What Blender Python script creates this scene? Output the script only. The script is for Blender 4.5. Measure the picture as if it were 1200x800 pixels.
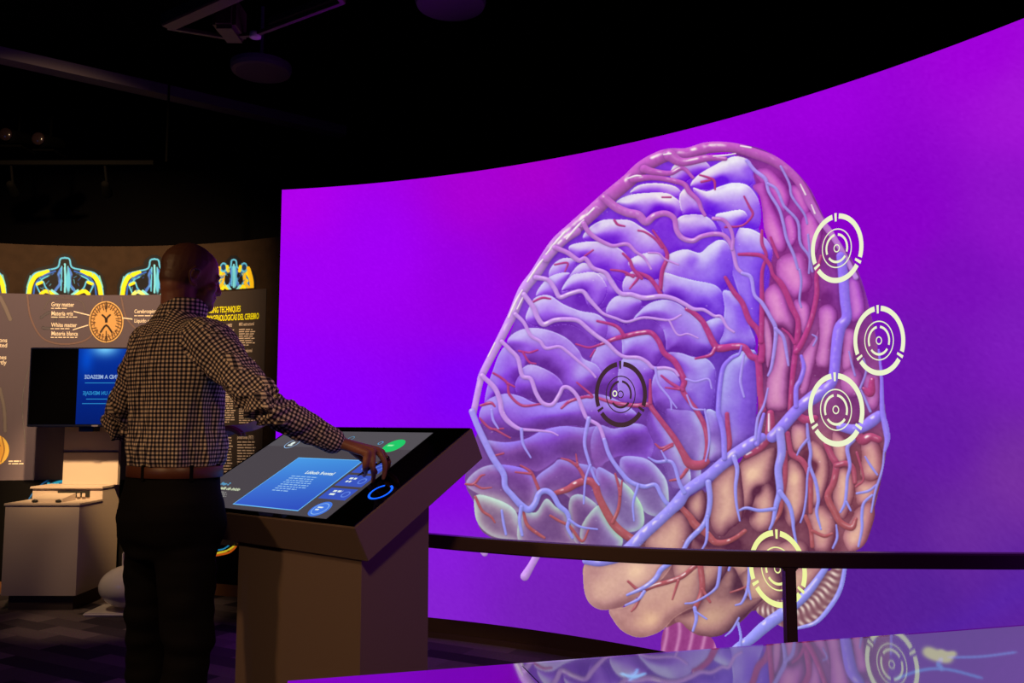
import bpy, bmesh, math, random
import numpy as np
from mathutils import Vector, Matrix, noise

for _o in list(bpy.data.objects): bpy.data.objects.remove(_o)
sc = bpy.context.scene
COL = sc.collection
PI = math.pi
EYE = 1.23; PITCH = .0919; FPX = 1000.

# ------------------------------------------------------------------ camera
cam = bpy.data.cameras.new('camera'); camo = bpy.data.objects.new('camera', cam); COL.objects.link(camo)
cam.lens = 30.0; cam.sensor_width = 36.0; cam.clip_start = .02
camo.location = (0, 0, EYE); camo.rotation_euler = (PI/2+PITCH, 0, 0); sc.camera = camo
sc.view_settings.view_transform = 'Standard'; sc.view_settings.look = 'None'
sc.view_settings.gamma = 1; sc.view_settings.use_curve_mapping = False
sc.view_settings.exposure = 0.0
w = bpy.data.worlds.new('world'); sc.world = w; w.use_nodes = True
w.node_tree.nodes['Background'].inputs[0].default_value = (.010, .007, .012, 1)
w.node_tree.nodes['Background'].inputs[1].default_value = .15

def lamp(kind, name, loc, tgt, energy, color, size=.3, angle=40, blend=.5):
    l = bpy.data.lights.new(name, kind); o = bpy.data.objects.new(name, l); COL.objects.link(o)
    o.location = loc; l.energy = energy; l.color = color
    o.rotation_euler = (Vector(tgt)-Vector(loc)).to_track_quat('-Z', 'Y').to_euler()
    if kind == 'SPOT': l.spot_size = math.radians(angle); l.spot_blend = blend; l.shadow_soft_size = size
    if kind == 'AREA': l.size = size
    return o
WARM = (1, .66, .36)
lamp('SPOT', 'exhibit_spot_light', (-2.15, 3.85, 3.35), (-3.0, 6.1, 1.0), 1250, (1, .62, .26), .05, 22, .9)
lamp('SPOT', 'graphic_spot_light', (-2.4, 3.5, 3.6), (-3.2, 6.3, 1.95), 560, WARM, .05, 62, 1.)
lamp('SPOT', 'egg_fill_light', (-3.3, 3.9, 3.6), (-2.5, 5.45, .1), 130, (1, .68, .42), .05, 20, .6)  # unseen lamp added to brighten the egg and the floor around it
lamp('SPOT', 'visitor_spot_light', (-3.4, .5, 2.7), (-1.1, 2.75, 1.10), 120, (1, .58, .24), .15, 44, .8)
lamp('SPOT', 'kiosk_fill_light', (-.2, -.6, 3.6), (-.22, 2.75, .45), 215, (1, .64, .35), .2, 36, .9)  # unseen lamp added on the camera side to brighten kiosk and rail

# ------------------------------------------------------------------ helpers
def lin(c):
    c = np.asarray(c, float)/255.
    return np.where(c <= .04045, c/12.92, ((c+.055)/1.055)**2.4)
def tag(o, label=None, cat=None, group=None, kind=None):
    for k, v in (('label', label), ('category', cat), ('group', group), ('kind', kind)):
        if v: o[k] = v
    return o
def link(name, me, mat=None, parent=None):
    o = bpy.data.objects.new(name, me); COL.objects.link(o)
    if mat is not None:
        me.materials.clear(); me.materials.append(mat)
    if parent is not None:
        o.parent = parent; o.matrix_parent_inverse = Matrix.Translation(parent.location).inverted() if parent.rotation_euler == Vector((0,0,0)) else parent.matrix_world.inverted()
    return o
def empty(name, loc=(0, 0, 0)):
    o = bpy.data.objects.new(name, None); COL.objects.link(o); o.location = loc; o.empty_display_size = .1
    bpy.context.view_layer.update(); return o
def bmobj(name, bm, mat, parent=None, smooth=False):
    me = bpy.data.meshes.new(name); bmesh.ops.recalc_face_normals(bm, faces=bm.faces[:]); bm.to_mesh(me); bm.free()
    if smooth:
        for p in me.polygons: p.use_smooth = True
    return link(name, me, mat, parent)
def mat(name, col=(200, 200, 200), rough=.6, metal=0., spec=.5, emit=None, estr=0., noise_amt=0., nscale=60., bump=0.):
    m = bpy.data.materials.new(name); m.use_nodes = True; nt = m.node_tree; b = nt.nodes['Principled BSDF']
    c = tuple(lin(col))+(1,); b.inputs['Base Color'].default_value = c
    b.inputs['Roughness'].default_value = rough; b.inputs['Metallic'].default_value = metal; b.inputs['Specular IOR Level'].default_value = spec
    if emit is not None:
        b.inputs['Emission Color'].default_value = tuple(lin(emit))+(1,); b.inputs['Emission Strength'].default_value = estr
    if noise_amt or bump:
        tc = nt.nodes.new('ShaderNodeTexCoord'); n = nt.nodes.new('ShaderNodeTexNoise'); n.inputs['Scale'].default_value = nscale; n.inputs['Detail'].default_value = 4
        nt.links.new(tc.outputs['Object'], n.inputs['Vector'])
        if noise_amt:
            r = nt.nodes.new('ShaderNodeMapRange'); r.inputs['To Min'].default_value = 1-noise_amt; r.inputs['To Max'].default_value = 1+noise_amt
            mx = nt.nodes.new('ShaderNodeVectorMath'); mx.operation = 'SCALE'; mx.inputs[0].default_value = c[:3]
            nt.links.new(n.outputs['Fac'], r.inputs['Value']); nt.links.new(r.outputs[0], mx.inputs['Scale']); nt.links.new(mx.outputs[0], b.inputs['Base Color'])
        if bump:
            bp = nt.nodes.new('ShaderNodeBump'); bp.inputs['Strength'].default_value = bump; bp.inputs['Distance'].default_value = .004
            nt.links.new(n.outputs['Fac'], bp.inputs['Height']); nt.links.new(bp.outputs[0], b.inputs['Normal'])
    return m
def emis(name, col, s=1.):
    m = bpy.data.materials.new(name); m.use_nodes = True; nt = m.node_tree; nt.nodes.clear()
    e = nt.nodes.new('ShaderNodeEmission'); o = nt.nodes.new('ShaderNodeOutputMaterial'); e.inputs[0].default_value = tuple(lin(col))+(1,); e.inputs[1].default_value = s
    nt.links.new(e.outputs[0], o.inputs[0]); return m
def emis_attr(name, s=1.):
    m = emis(name, (0, 0, 0), s); nt = m.node_tree; a = nt.nodes.new('ShaderNodeAttribute'); a.attribute_name = 'picture'
    nt.links.new(a.outputs['Color'], nt.nodes['Emission'].inputs[0]); return m
def print_attr(name, e=.0, rough=.6):
    m = mat(name, rough=rough); nt = m.node_tree; a = nt.nodes.new('ShaderNodeAttribute'); a.attribute_name = 'picture'; b = nt.nodes['Principled BSDF']
    nt.links.new(a.outputs['Color'], b.inputs['Base Color'])
    if e: nt.links.new(a.outputs['Color'], b.inputs['Emission Color']); b.inputs['Emission Strength'].default_value = e
    return m
def box(bm, lo, hi, bev=0., M=None):
    r = bmesh.ops.create_cube(bm, size=1.); vs = r['verts']
    lo = Vector(lo); hi = Vector(hi)
    for v in vs: v.co = Vector([lo[i]+(v.co[i]+.5)*(hi[i]-lo[i]) for i in range(3)])
    if bev:
        es = list({e for v in vs for e in v.link_edges}); r2 = bmesh.ops.bevel(bm, geom=es, offset=bev, segments=2, affect='EDGES'); vs = list({v for f in r2['faces'] for v in f.verts} | {v for v in vs if v.is_valid})
    if M is not None:
        for v in vs: v.co = M @ v.co
    return vs
def ringmesh(bm, rings, cap=True, closed=True):
    """rings: list of lists of points, same count"""
    V = [[bm.verts.new(p) for p in r] for r in rings]; n = len(V[0])
    for a, b in zip(V[:-1], V[1:]):
        for i in range(n if closed else n-1):
            j = (i+1) % n; bm.faces.new((a[i], a[j], b[j], b[i]))
    if cap: bm.faces.new(V[0][::-1]); bm.faces.new(V[-1])
def frame(d):
    d = Vector(d).normalized(); u = Vector((0, 0, 1)) if abs(d.z) < .9 else Vector((1, 0, 0)); a = d.cross(u).normalized(); return a, d.cross(a).normalized()
def tube(bm, P, R, n=14, flat=1.0):
    """P points, R radii; rounded caps"""
    P = [Vector(p) for p in P]; rings = []
    a = None
    for i, p in enumerate(P):
        d = (P[min(i+1, len(P)-1)]-P[max(i-1, 0)]).normalized()
        if a is None: a, b = frame(d)
        else: a = (a-d*a.dot(d)).normalized(); b = d.cross(a)
        def rg(c, r): return [c+(a*math.cos(t)+b*math.sin(t)*flat)*r for t in [2*PI*k/n for k in range(n)]]
        if i == 0:
            for q in (.95, .7, .35): rings.append(rg(p-d*R[i]*q, R[i]*math.sqrt(1-q*q)))
        rings.append(rg(p, R[i]))
        if i == len(P)-1:
            for q in (.35, .7, .95): rings.append(rg(p+d*R[i]*q, R[i]*math.sqrt(1-q*q)))
    ringmesh(bm, rings)
def ell(bm, c, ax, rad, n=24):
    """ellipsoid: centre, 3 axes, 3 radii"""
    r = bmesh.ops.create_uvsphere(bm, u_segments=n, v_segments=n//2, radius=1.)
    for v in r['verts']:
        q = v.co.copy(); v.co = Vector(c)+ax[0]*(q.x*rad[0])+ax[1]*(q.y*rad[1])+ax[2]*(q.z*rad[2])
def lathe(bm, prof, c=(0, 0, 0), n=40):
    c = Vector(c); ringmesh(bm, [[c+Vector((r*math.cos(2*PI*k/n), r*math.sin(2*PI*k/n), z)) for k in range(n)] for r, z in prof])
def remeshed(name, bm, voxel, sm, mtl, parent, smf=.5):
    me = bpy.data.meshes.new(name); bm.to_mesh(me); bm.free(); o = bpy.data.objects.new(name, me); COL.objects.link(o)
    r = o.modifiers.new('r', 'REMESH'); r.mode = 'VOXEL'; r.voxel_size = voxel
    s = o.modifiers.new('s', 'SMOOTH'); s.iterations = sm; s.factor = smf
    dg = bpy.context.evaluated_depsgraph_get(); me2 = bpy.data.meshes.new_from_object(o.evaluated_get(dg)); bpy.data.objects.remove(o)
    for p in me2.polygons: p.use_smooth = True
    me2.name = name
    return link(name, me2, mtl, parent)

# camera mathematics (only used to survey where things stand)
CP, SP = math.cos(PITCH), math.sin(PITCH)
def ray(px, py):
    x = (px-600)/FPX; v = (400-py)/FPX; return np.array([x, CP-v*SP, SP+v*CP])
def at(px, py, y):
    r = ray(px, py); t = y/r[1]; return Vector((r[0]*t, y, EYE+r[2]*t))
def at_z(px, py, z):
    r = ray(px, py); t = (z-EYE)/r[2]; return Vector((r[0]*t, r[1]*t, z))
def proj(X, Y, Z):
    Z = Z-EYE; d = Y*CP+Z*SP; u = -Y*SP+Z*CP; return 600+FPX*X/d, 400-FPX*u/d
def cyl_hit(px, py, c):
    cx, cy, R = c; d = ray(px, py); a = d[0]**2+d[1]**2; b = -2*(d[0]*cx+d[1]*cy); k = cx*cx+cy*cy-R*R
    t = (-b+math.sqrt(b*b-4*a*k))/(2*a); P = d*t; return math.atan2(P[0]-cx, P[1]-cy), P[2]+EYE   # phi, z
def cylp(c, phi, z, off=0.):
    return Vector((c[0]+(c[2]-off)*math.sin(phi), c[1]+(c[2]-off)*math.cos(phi), z))
def cyl_slab(bm, c, p0, p1, z0, z1, off0, off1, n=60):
    rings = []
    for k in range(n+1):
        p = p0+(p1-p0)*k/n; rings.append([cylp(c, p, z0, off0), cylp(c, p, z1, off0), cylp(c, p, z1, off1), cylp(c, p, z0, off1)])
    ringmesh(bm, rings)
def picture_mesh(name, c, p0, p1, z0, z1, np_, nz, off, colfun, mtl, parent, thr=.45):
    """a picture lying on a curved wall: dense sheet with its colours per vertex. colfun(px,py)->(rgb 0..255, alpha)"""
    ph = np.linspace(p0, p1, np_); zz = np.linspace(z1, z0, nz); PH, ZZ = np.meshgrid(ph, zz)
    X = c[0]+(c[2]-off)*np.sin(PH); Y = c[1]+(c[2]-off)*np.cos(PH); px, py = proj(X, Y, ZZ)
    rgb, al = colfun(px, py)
    keep = al > thr; fk = keep[:-1, :-1] & keep[1:, :-1] & keep[:-1, 1:] & keep[1:, 1:]
    used = np.zeros(keep.shape, bool); used[:-1, :-1] |= fk; used[1:, :-1] |= fk; used[:-1, 1:] |= fk; used[1:, 1:] |= fk
    idx = -np.ones(keep.shape, int); idx[used] = np.arange(used.sum())
    F = np.stack([idx[:-1, :-1][fk], idx[1:, :-1][fk], idx[1:, 1:][fk], idx[:-1, 1:][fk]], 1)
    V = np.stack([X[used], Y[used], ZZ[used]], 1); Cc = np.concatenate([lin(rgb[used]), np.ones((used.sum(), 1))], 1)
    me = bpy.data.meshes.new(name); me.vertices.add(len(V)); me.vertices.foreach_set('co', V.astype(np.float32).ravel())
    me.loops.add(len(F)*4); me.polygons.add(len(F)); me.polygons.foreach_set('loop_start', (np.arange(len(F))*4).astype(np.int32))
    me.loops.foreach_set('vertex_index', F.astype(np.int32).ravel()); me.update(calc_edges=True); me.validate()
    a = me.color_attributes.new('picture', 'FLOAT_COLOR', 'POINT'); a.data.foreach_set('color', Cc.astype(np.float32).ravel())
    return link(name, me, mtl, parent)
def sampler(C, al, x0, y0, S):
    def f(px, py):
        u = np.clip((px-x0)*S-.5, 0, C.shape[1]-1.001); v = np.clip((py-y0)*S-.5, 0, C.shape[0]-1.001); i = u.astype(int); j = v.astype(int); a = (u-i); b = (v-j)
        out = ((px > x0) & (px < x0+C.shape[1]/S) & (py > y0) & (py < y0+C.shape[0]/S))
        A = al[j, i]*(1-a)*(1-b)+al[j, i+1]*a*(1-b)+al[j+1, i]*(1-a)*b+al[j+1, i+1]*a*b
        a = a[..., None]; b = b[..., None]
        return C[j, i]*(1-a)*(1-b)+C[j, i+1]*a*(1-b)+C[j+1, i]*(1-a)*b+C[j+1, i+1]*a*b, A*out
    return f
def text_mesh(name, s, size, M, mtl, parent, sx=1., ext=.0005, align='LEFT'):
    cu = bpy.data.curves.new(name, 'FONT'); cu.body = s; cu.size = size; cu.extrude = ext; cu.align_x = align; cu.offset = size*.018
    cu.resolution_u = 3
    o = bpy.data.objects.new(name, cu); COL.objects.link(o); dg = bpy.context.evaluated_depsgraph_get()
    me = bpy.data.meshes.new_from_object(o.evaluated_get(dg)); bpy.data.objects.remove(o)
    me.transform(M @ Matrix.Diagonal((sx, 1, 1, 1))); return link(name, me, mtl, parent)

# ------------------------------------------------------------------ materials
M = dict(
 black=mat('black_paint', (12, 10, 12), .9, spec=.1), ceil=mat('ceiling_black', (9, 8, 10), .95, spec=.05),
 beam=mat('beam_grey', (120, 108, 112), .7, spec=.2), rail=mat('rail_bronze', (74, 54, 46), .35, spec=.5, noise_amt=.15, nscale=200),
 plinth=mat('plinth_brown', (66, 46, 34), .5, spec=.3), kiosk=mat('kiosk_laminate', (112, 92, 82), .5, spec=.35, noise_amt=.06, nscale=300),
 glass=mat('black_glass', (3, 3, 4), .04, spec=.5), bezel=mat('bezel_black', (8, 8, 9), .3),
 cab=mat('cabinet_laminate', (176, 160, 150), .55, spec=.3, noise_amt=.04, nscale=250), toe=mat('toe_kick', (58, 44, 36), .7), dark=mat('dark_recess', (10, 8, 8), .8),
 tv=mat('television_glass', (2, 2, 3), .0, spec=1.0), chrome=mat('steel', (150, 140, 130), .3, metal=.8), white=mat('glossy_white', (225, 215, 205), .18, spec=.6),
 skin=mat('skin', (138, 86, 70), .5, spec=.35, noise_amt=.12, nscale=90, bump=.25), trouser=mat('trouser_black', (14, 11, 12), .85, spec=.1, noise_amt=.2, nscale=120),
 belt=mat('belt_leather', (92, 48, 30), .45, noise_amt=.1, nscale=80), shoe=mat('shoe_leather', (20, 14, 12), .35), pen=mat('pen_black', (14, 12, 14), .3),
 paper=mat('paper', (205, 195, 215), .7, spec=.2), disc=mat('fixture_grey', (125, 95, 130), .6), fix=mat('fixture_metal', (88, 72, 58), .4, metal=.3), trk=mat('track_black', (7, 6, 5), .9, spec=.03),
 panel=mat('printed_panel_grey', (112, 100, 112), .7, spec=.2), cream=mat('printed_text_cream_glow', (250, 236, 215), .7, emit=(255, 200, 140), estr=.25),  # cream print glows by itself, warm light put into its colour
 yellow=mat('printed_text_yellow_glow', (250, 235, 30), .7, emit=(255, 230, 0), estr=.45), base=mat('baseboard_wood', (150, 100, 60), .6),  # yellow lettering is print with an added glow
 tablebody=mat('table_body', (22, 18, 22), .4), clear=mat('lens_glass', (40, 28, 30), .2),
)
M['tv'].node_tree.nodes['Principled BSDF'].inputs['IOR'].default_value = 1.75
def carpet():
    m = mat('carpet', (40, 36, 42), .95, spec=.05); nt = m.node_tree; b = nt.nodes['Principled BSDF']; N = nt.nodes.new; L = nt.links.new
    tc = N('ShaderNodeTexCoord'); mp = N('ShaderNodeMapping'); mp.inputs['Rotation'].default_value = (0, 0, .5); L(tc.outputs['Object'], mp.inputs[0])
    br = N('ShaderNodeTexBrick'); br.inputs['Scale'].default_value = 2.2; br.inputs['Mortar Size'].default_value = .0; br.inputs['Color1'].default_value = tuple(lin((62, 54, 62)))+(1,); br.inputs['Color2'].default_value = tuple(lin((150, 132, 130)))+(1,); br.inputs['Mortar'].default_value = (.01, .01, .01, 1)
    br.inputs['Brick Width'].default_value = .9; br.inputs['Row Height'].default_value = .28
    L(mp.outputs[0], br.inputs['Vector']); n = N('ShaderNodeTexNoise'); n.inputs['Scale'].default_value = 160; L(tc.outputs['Object'], n.inputs['Vector'])
    mx = N('ShaderNodeMixRGB'); mx.blend_type = 'MULTIPLY'; mx.inputs[0].default_value = .8; L(br.outputs[0], mx.inputs[1]); L(n.outputs['Color'], mx.inputs[2]); L(mx.outputs[0], b.inputs['Base Color'])
    bp = N('ShaderNodeBump'); bp.inputs['Strength'].default_value = .5; L(n.outputs['Fac'], bp.inputs['Height']); L(bp.outputs[0], b.inputs['Normal']); return m
M['carpet'] = carpet()
def gingham():
    m = mat('checked_cotton', (160, 150, 140), .85, spec=.15); nt = m.node_tree; b = nt.nodes['Principled BSDF']; N = nt.nodes.new; L = nt.links.new
    uv = N('ShaderNodeUVMap'); uv.uv_map = 'weave'; sp = N('ShaderNodeSeparateXYZ'); L(uv.outputs[0], sp.inputs[0]); s = []
    for k in (0, 1):
        f = N('ShaderNodeMath'); f.operation = 'MULTIPLY'; f.inputs[1].default_value = 2*PI/.0128; L(sp.outputs[k], f.inputs[0])
        g = N('ShaderNodeMath'); g.operation = 'SINE'; L(f.outputs[0], g.inputs[0])
        h = N('ShaderNodeMapRange'); h.inputs['From Min'].default_value = -.25; h.inputs['From Max'].default_value = .25; L(g.outputs[0], h.inputs['Value']); s.append(h)
    c1 = tuple(lin((24, 22, 38)))+(1,); c2 = tuple(lin((104, 90, 96)))+(1,); c3 = tuple(lin((226, 206, 186)))+(1,)
    a = N('ShaderNodeMixRGB'); a.inputs[1].default_value = c1; a.inputs[2].default_value = c2; L(s[0].outputs[0], a.inputs[0])
    d = N('ShaderNodeMixRGB'); d.inputs[1].default_value = c2; d.inputs[2].default_value = c3; L(s[0].outputs[0], d.inputs[0])
    e = N('ShaderNodeMixRGB'); L(s[1].outputs[0], e.inputs[0]); L(a.outputs[0], e.inputs[1]); L(d.outputs[0], e.inputs[2]); L(e.outputs[0], b.inputs['Base Color']); return m
M['shirt'] = gingham()
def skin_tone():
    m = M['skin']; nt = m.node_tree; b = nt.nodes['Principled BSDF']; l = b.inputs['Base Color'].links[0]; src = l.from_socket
    a = nt.nodes.new('ShaderNodeAttribute'); a.attribute_name = 'stubble_shade'; mx = nt.nodes.new('ShaderNodeMixRGB'); mx.inputs[2].default_value = tuple(lin((62, 38, 30)))+(1,)
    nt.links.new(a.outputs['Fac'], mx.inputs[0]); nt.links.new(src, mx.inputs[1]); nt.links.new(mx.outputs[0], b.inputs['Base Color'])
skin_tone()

# ---- picture shown on the curved screen: an illustration painted with numpy ----
TILE = dict(a=(700,160),b=(860,160),c=(540,320),d=(700,320),e=(860,320),f=(540,480),g=(700,480),h=(860,480),i=(600,190),j=(670,620),k=(830,620),l=(920,400))
LOBES = '''
p a 190,330 240,285 330,272 420,280 470,300 490,330 470,360 380,335 260,335
p a 430,200 475,150 575,125 640,150 660,200 560,240 500,275 440,270
p a 545,285 590,225 700,160 790,118 850,120 900,150 915,225 905,280 840,310 760,290 700,290 660,310 590,310
p a 560,300 640,320 720,290 800,270 880,285 935,350 960,430 950,530 890,545 800,530 730,480 640,450 600,380
p a 110,385 180,345 280,330 400,330 460,360 520,410 525,450 470,480 440,450 380,445 330,470 280,490 220,450 160,430
p - 683,279 690,267 705,258 722,257 738,258 752,266 765,275 776,286 782,298 778,312 766,320 750,318 735,305 722,296 708,288 697,286
p - 666,290 680,284 700,283 720,288 732,296 738,306 738,320 730,330 720,326 712,318 696,314 686,304 676,306
p i 215,650 250,590 310,560 370,575 360,640 310,700 280,760 240,720
p i 290,760 320,690 380,610 430,590 490,640 460,700 440,740 380,740 330,780
p i 450,740 480,680 540,650 600,720 640,770 620,800 540,830 470,800
p i 650,700 700,640 780,640 860,690 880,760 840,830 740,840 660,780
p a 180,740 250,690 340,680 400,720 400,800 330,840 240,820
q a 350,500 400,450 440,450 460,510 480,580 540,620 620,600 560,660 470,670 420,690 370,620 330,540
p a 470,480 530,455 620,460 680,500 700,560 640,580 580,600 500,580 470,530
p a 480,350 520,300 560,330 600,380 620,450 560,455 500,450
p - 845,258 860,266 880,268 896,278 905,292 904,305 898,325 892,352 888,385 878,375 868,350 858,320 850,290
p a 690,465 760,440 850,430 880,480 830,540 790,620 740,560
p - 780,304 788,296 804,292 820,296 830,288 842,281 852,284 858,298 859,315 856,330 847,345 848,360 830,364 815,360 800,350 786,345 778,330
p d 385,0 480,20 560,40 680,65 730,110 738,180 735,250 690,245 640,215 560,215 500,180 430,145 385,110
p d 0,0 70,10 130,110 100,150 50,200 0,210 -60,180 -80,60
p d 50,220 100,140 200,130 260,170 230,250 180,300 100,280
p d 740,100 850,150 890,300 930,420 880,480 800,460 720,420 735,330 745,200
p d 610,310 700,260 740,290 740,350 700,420 660,400
p d 210,270 260,210 320,170 400,155 480,180 550,240 620,310 670,400 670,450 600,490 500,470 410,460 400,390 380,320 330,280 260,265
p d 0,280 70,290 140,350 150,400 145,480 80,420 0,400
p d 0,430 60,410 140,480 140,550 130,640 60,690 0,690 -60,600
p d 150,370 230,350 320,345 370,400 400,460 370,510 330,550 260,500 190,490 150,480 145,420
p d 150,500 240,500 320,560 320,640 300,720 300,780 200,790 130,740 120,600
p d 320,640 360,560 430,570 480,620 500,690 560,780 560,860 400,830 330,760
p d 410,470 480,465 560,490 640,500 690,560 690,640 680,760 660,830 590,820 520,700 500,600 450,540
p - 843,445 850,425 860,415 884,410 888,430 887,470 884,510 872,530 850,540 842,530 840,500 841,470
p c 440,130 470,70 540,10 640,0 590,90 560,140 480,140
p c 590,100 640,20 700,0 800,0 860,100 800,200 740,110 650,100
p c 380,270 400,200 440,140 520,130 600,180 700,220 800,240 860,300 840,400 780,400 700,330 620,300 520,310 430,310
p c 270,400 330,340 420,320 520,335 620,380 690,450 720,500 800,540 830,620 770,700 700,720 620,700 540,600 470,550 400,530 370,560 330,470
p c 320,640 350,570 400,535 470,550 560,600 600,660 580,730 520,750 440,740 360,730 325,700
p c 190,560 220,480 260,430 320,480 360,560 320,640 310,720 200,740 140,780 150,680
p - 562,482 572,468 592,461 610,464 628,472 652,472 680,464 705,462 735,475 745,490 700,502 680,499 660,499 640,502 620,510 600,512 580,506 564,496
r f 130,180 260,190 380,170 480,120 600,95 720,105 820,100 860,200 830,330 740,330 680,300 580,280 550,300 450,360 360,330 240,330 180,270
r g 0,90 100,110 200,80 290,100 330,200 310,280 220,275 130,270 60,300 -10,330 -40,200
v g 470,0 560,10 600,60 630,140 630,230 610,330 600,420 550,450 540,330 520,260 470,180 420,100 400,0
p g 640,0 720,30 745,100 750,200 740,280 660,310 640,250 655,150
v g 310,0 360,60 440,180 510,290 540,340 545,420 500,460 440,450 410,400 390,330 320,280 330,200 290,100
w f 30,430 100,350 200,320 340,335 420,380 450,480 430,560 360,580 320,600 240,540 100,490
w f 440,400 540,320 580,290 680,310 800,350 820,480 760,640 700,600 620,500 540,490 460,480
w f 90,500 200,520 300,570 340,640 360,760 200,745 110,680 80,600
w f 340,640 370,590 440,600 500,520 560,570 620,600 640,700 660,790 360,790
w f 640,520 720,500 830,600 860,775 700,810 640,660
w g 140,280 240,275 310,300 370,360 410,430 420,560 410,600 350,625 280,600 240,540 200,480 140,380
w g 0,340 80,370 150,420 210,480 260,560 275,640 260,690 200,715 130,700 90,650 40,570 0,480
w g 0,560 40,620 90,690 150,760 100,850 -60,860 -100,700
t b 120,200 200,185 260,230 320,300 330,370 300,440 250,400 200,300 150,260
t b 110,290 180,270 200,330 250,440 300,560 310,650 280,680 230,650 180,560 165,430 150,350
t b 330,290 400,290 430,370 450,420 430,480 390,430 350,360
t b 300,480 340,460 370,530 370,600 330,650 310,570
t b 400,480 470,440 520,560 480,700 430,700 400,600
t b 250,740 300,690 370,680 420,700 450,800 460,870 400,950 330,930 260,850
t e 180,110 240,60 300,110 340,220 370,290 350,360 290,320 230,300 180,180
t e 350,170 400,150 450,200 440,300 410,360 380,280
t e 250,330 330,360 340,450 330,560 320,700 310,800 200,800 190,700 200,600 240,500
t e 180,250 220,330 230,450 200,560 180,450
t e 470,380 500,330 500,430 460,600 430,700 390,700 400,600 390,500
t e 500,210 560,180 610,230 600,330 580,420 560,560 500,560 480,500 500,400 500,300
t e 650,330 720,340 710,440 700,560 640,560 640,440
t e 660,60 720,20 760,120 770,230 730,280 690,280 670,180
t l 330,200 400,150 460,200 450,300 400,330 340,300
t l 470,200 550,210 560,330 530,400 480,380 460,300
t h 30,330 100,280 240,220 240,330 220,460 140,480 110,560 50,640 20,580 20,450
t h 140,480 200,430 250,480 250,600 220,690 150,720 90,660 110,560
t h 340,100 420,90 440,180 400,240 350,230
t h 460,180 530,230 560,330 550,440 500,560 450,540 440,430 480,350 440,260
t h 310,320 360,290 420,360 430,480 410,600 350,690 300,640 290,500
t h 440,600 520,560 590,620 600,700 570,830 480,830 440,700
t h 580,130 680,200 660,320 600,320
t h 720,420 800,400 860,380 850,480 800,560 730,560 715,500
t l 450,590 520,560 570,640 575,720 560,790 500,820 440,780 450,680
t h 600,370 650,340 700,380 710,480 690,560 650,640 600,600 580,500
t h 720,580 800,540 830,600 800,720 760,800 680,830 640,740 700,620
t - 888,640 905,632 925,640 930,660 905,668 885,660
t - 905,645 930,632 948,640 945,662 925,668
t g 500,540 560,500 620,470 640,560 610,650 560,620
t g 670,430 760,340 830,330 850,440 860,540 850,640 780,700 740,740 690,720 660,640 670,540
t g 500,600 420,620 340,700 280,800 400,900 520,880 560,760 560,700 540,640
t - 812,632 832,640 868,645 890,655 878,690 858,676 835,668 812,664
t k 160,330 220,240 340,200 420,260 440,400 320,450 260,480 200,420
t - 928,662 960,655 972,665 950,692 930,702 915,690
t - 790,726 812,715 825,700 842,680 858,664 868,680 878,700 895,700 880,715 860,735 840,746 815,742
t - 790,655 830,650 855,658 845,680 830,695 818,706 802,712 795,690
u j 220,470 320,450 430,370 560,310 680,270 740,230 760,300 740,440 680,470 600,520 520,600 400,635 300,600 240,530
u j 70,220 120,150 400,110 560,130 590,200 520,300 420,370 330,440 240,470 160,470 100,430 70,350
'''
BASEB='800,175 860,168 905,180 945,214 970,262 1005,315 1025,385 1033,440 1040,515 1030,575 1020,610 1005,645 960,655 930,700 900,700 850,742 790,745 760,700 715,700 690,690 685,660 730,640 790,590 850,560 885,500 888,400 900,320 890,230 860,180'
BASEA='568,470 576,440 592,405 614,352 643,302 668,276 695,255 722,225 755,200 790,185 860,182 882,205 890,240 890,270 902,300 900,340 888,370 884,420 880,480 850,560 780,600 745,640 700,652 660,652 610,645 572,628 560,614 556,590 545,566 550,530 562,500'
CEREB='886,716 900,704 930,700 955,680 985,662 985,690 970,713 950,730 925,736 905,729'
STEM='776,742 786,733 797,729 806,737 818,744 836,749 836,775 780,775'
# colour fields: x y  light mid dark
FA=[(800,215,(228,206,236),(170,105,232),(106,10,214)),(720,290,(215,193,240),(158,92,232),(106,25,205)),(860,240,(225,213,245),(162,110,236),(103,30,225)),(870,330,(190,173,246),(140,90,236),(93,30,205)),
 (620,350,(205,183,245),(162,100,236),(113,40,190)),(640,420,(190,163,238),(150,88,221),(100,42,150)),(575,450,(170,138,240),(140,70,228),(98,30,160)),(760,420,(180,158,240),(147,88,218),(100,38,160)),
 (860,460,(180,176,242),(134,92,218),(78,32,150)),(640,490,(165,133,245),(134,75,211),(100,50,140)),(740,510,(170,148,236),(132,75,201),(96,48,135)),(600,540,(150,113,238),(132,78,166),(94,48,120)),(690,540,(155,138,225),(137,85,171),(100,58,130)),
 (570,600,(196,220,200),(162,140,161),(93,50,105)),(660,610,(180,203,190),(142,105,151),(93,55,115)),(740,600,(180,220,190),(154,140,186),(98,60,130)),(820,540,(195,203,235),(152,120,201),(93,55,140)),(560,545,(175,163,210),(147,100,171),(103,60,140))]
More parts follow.
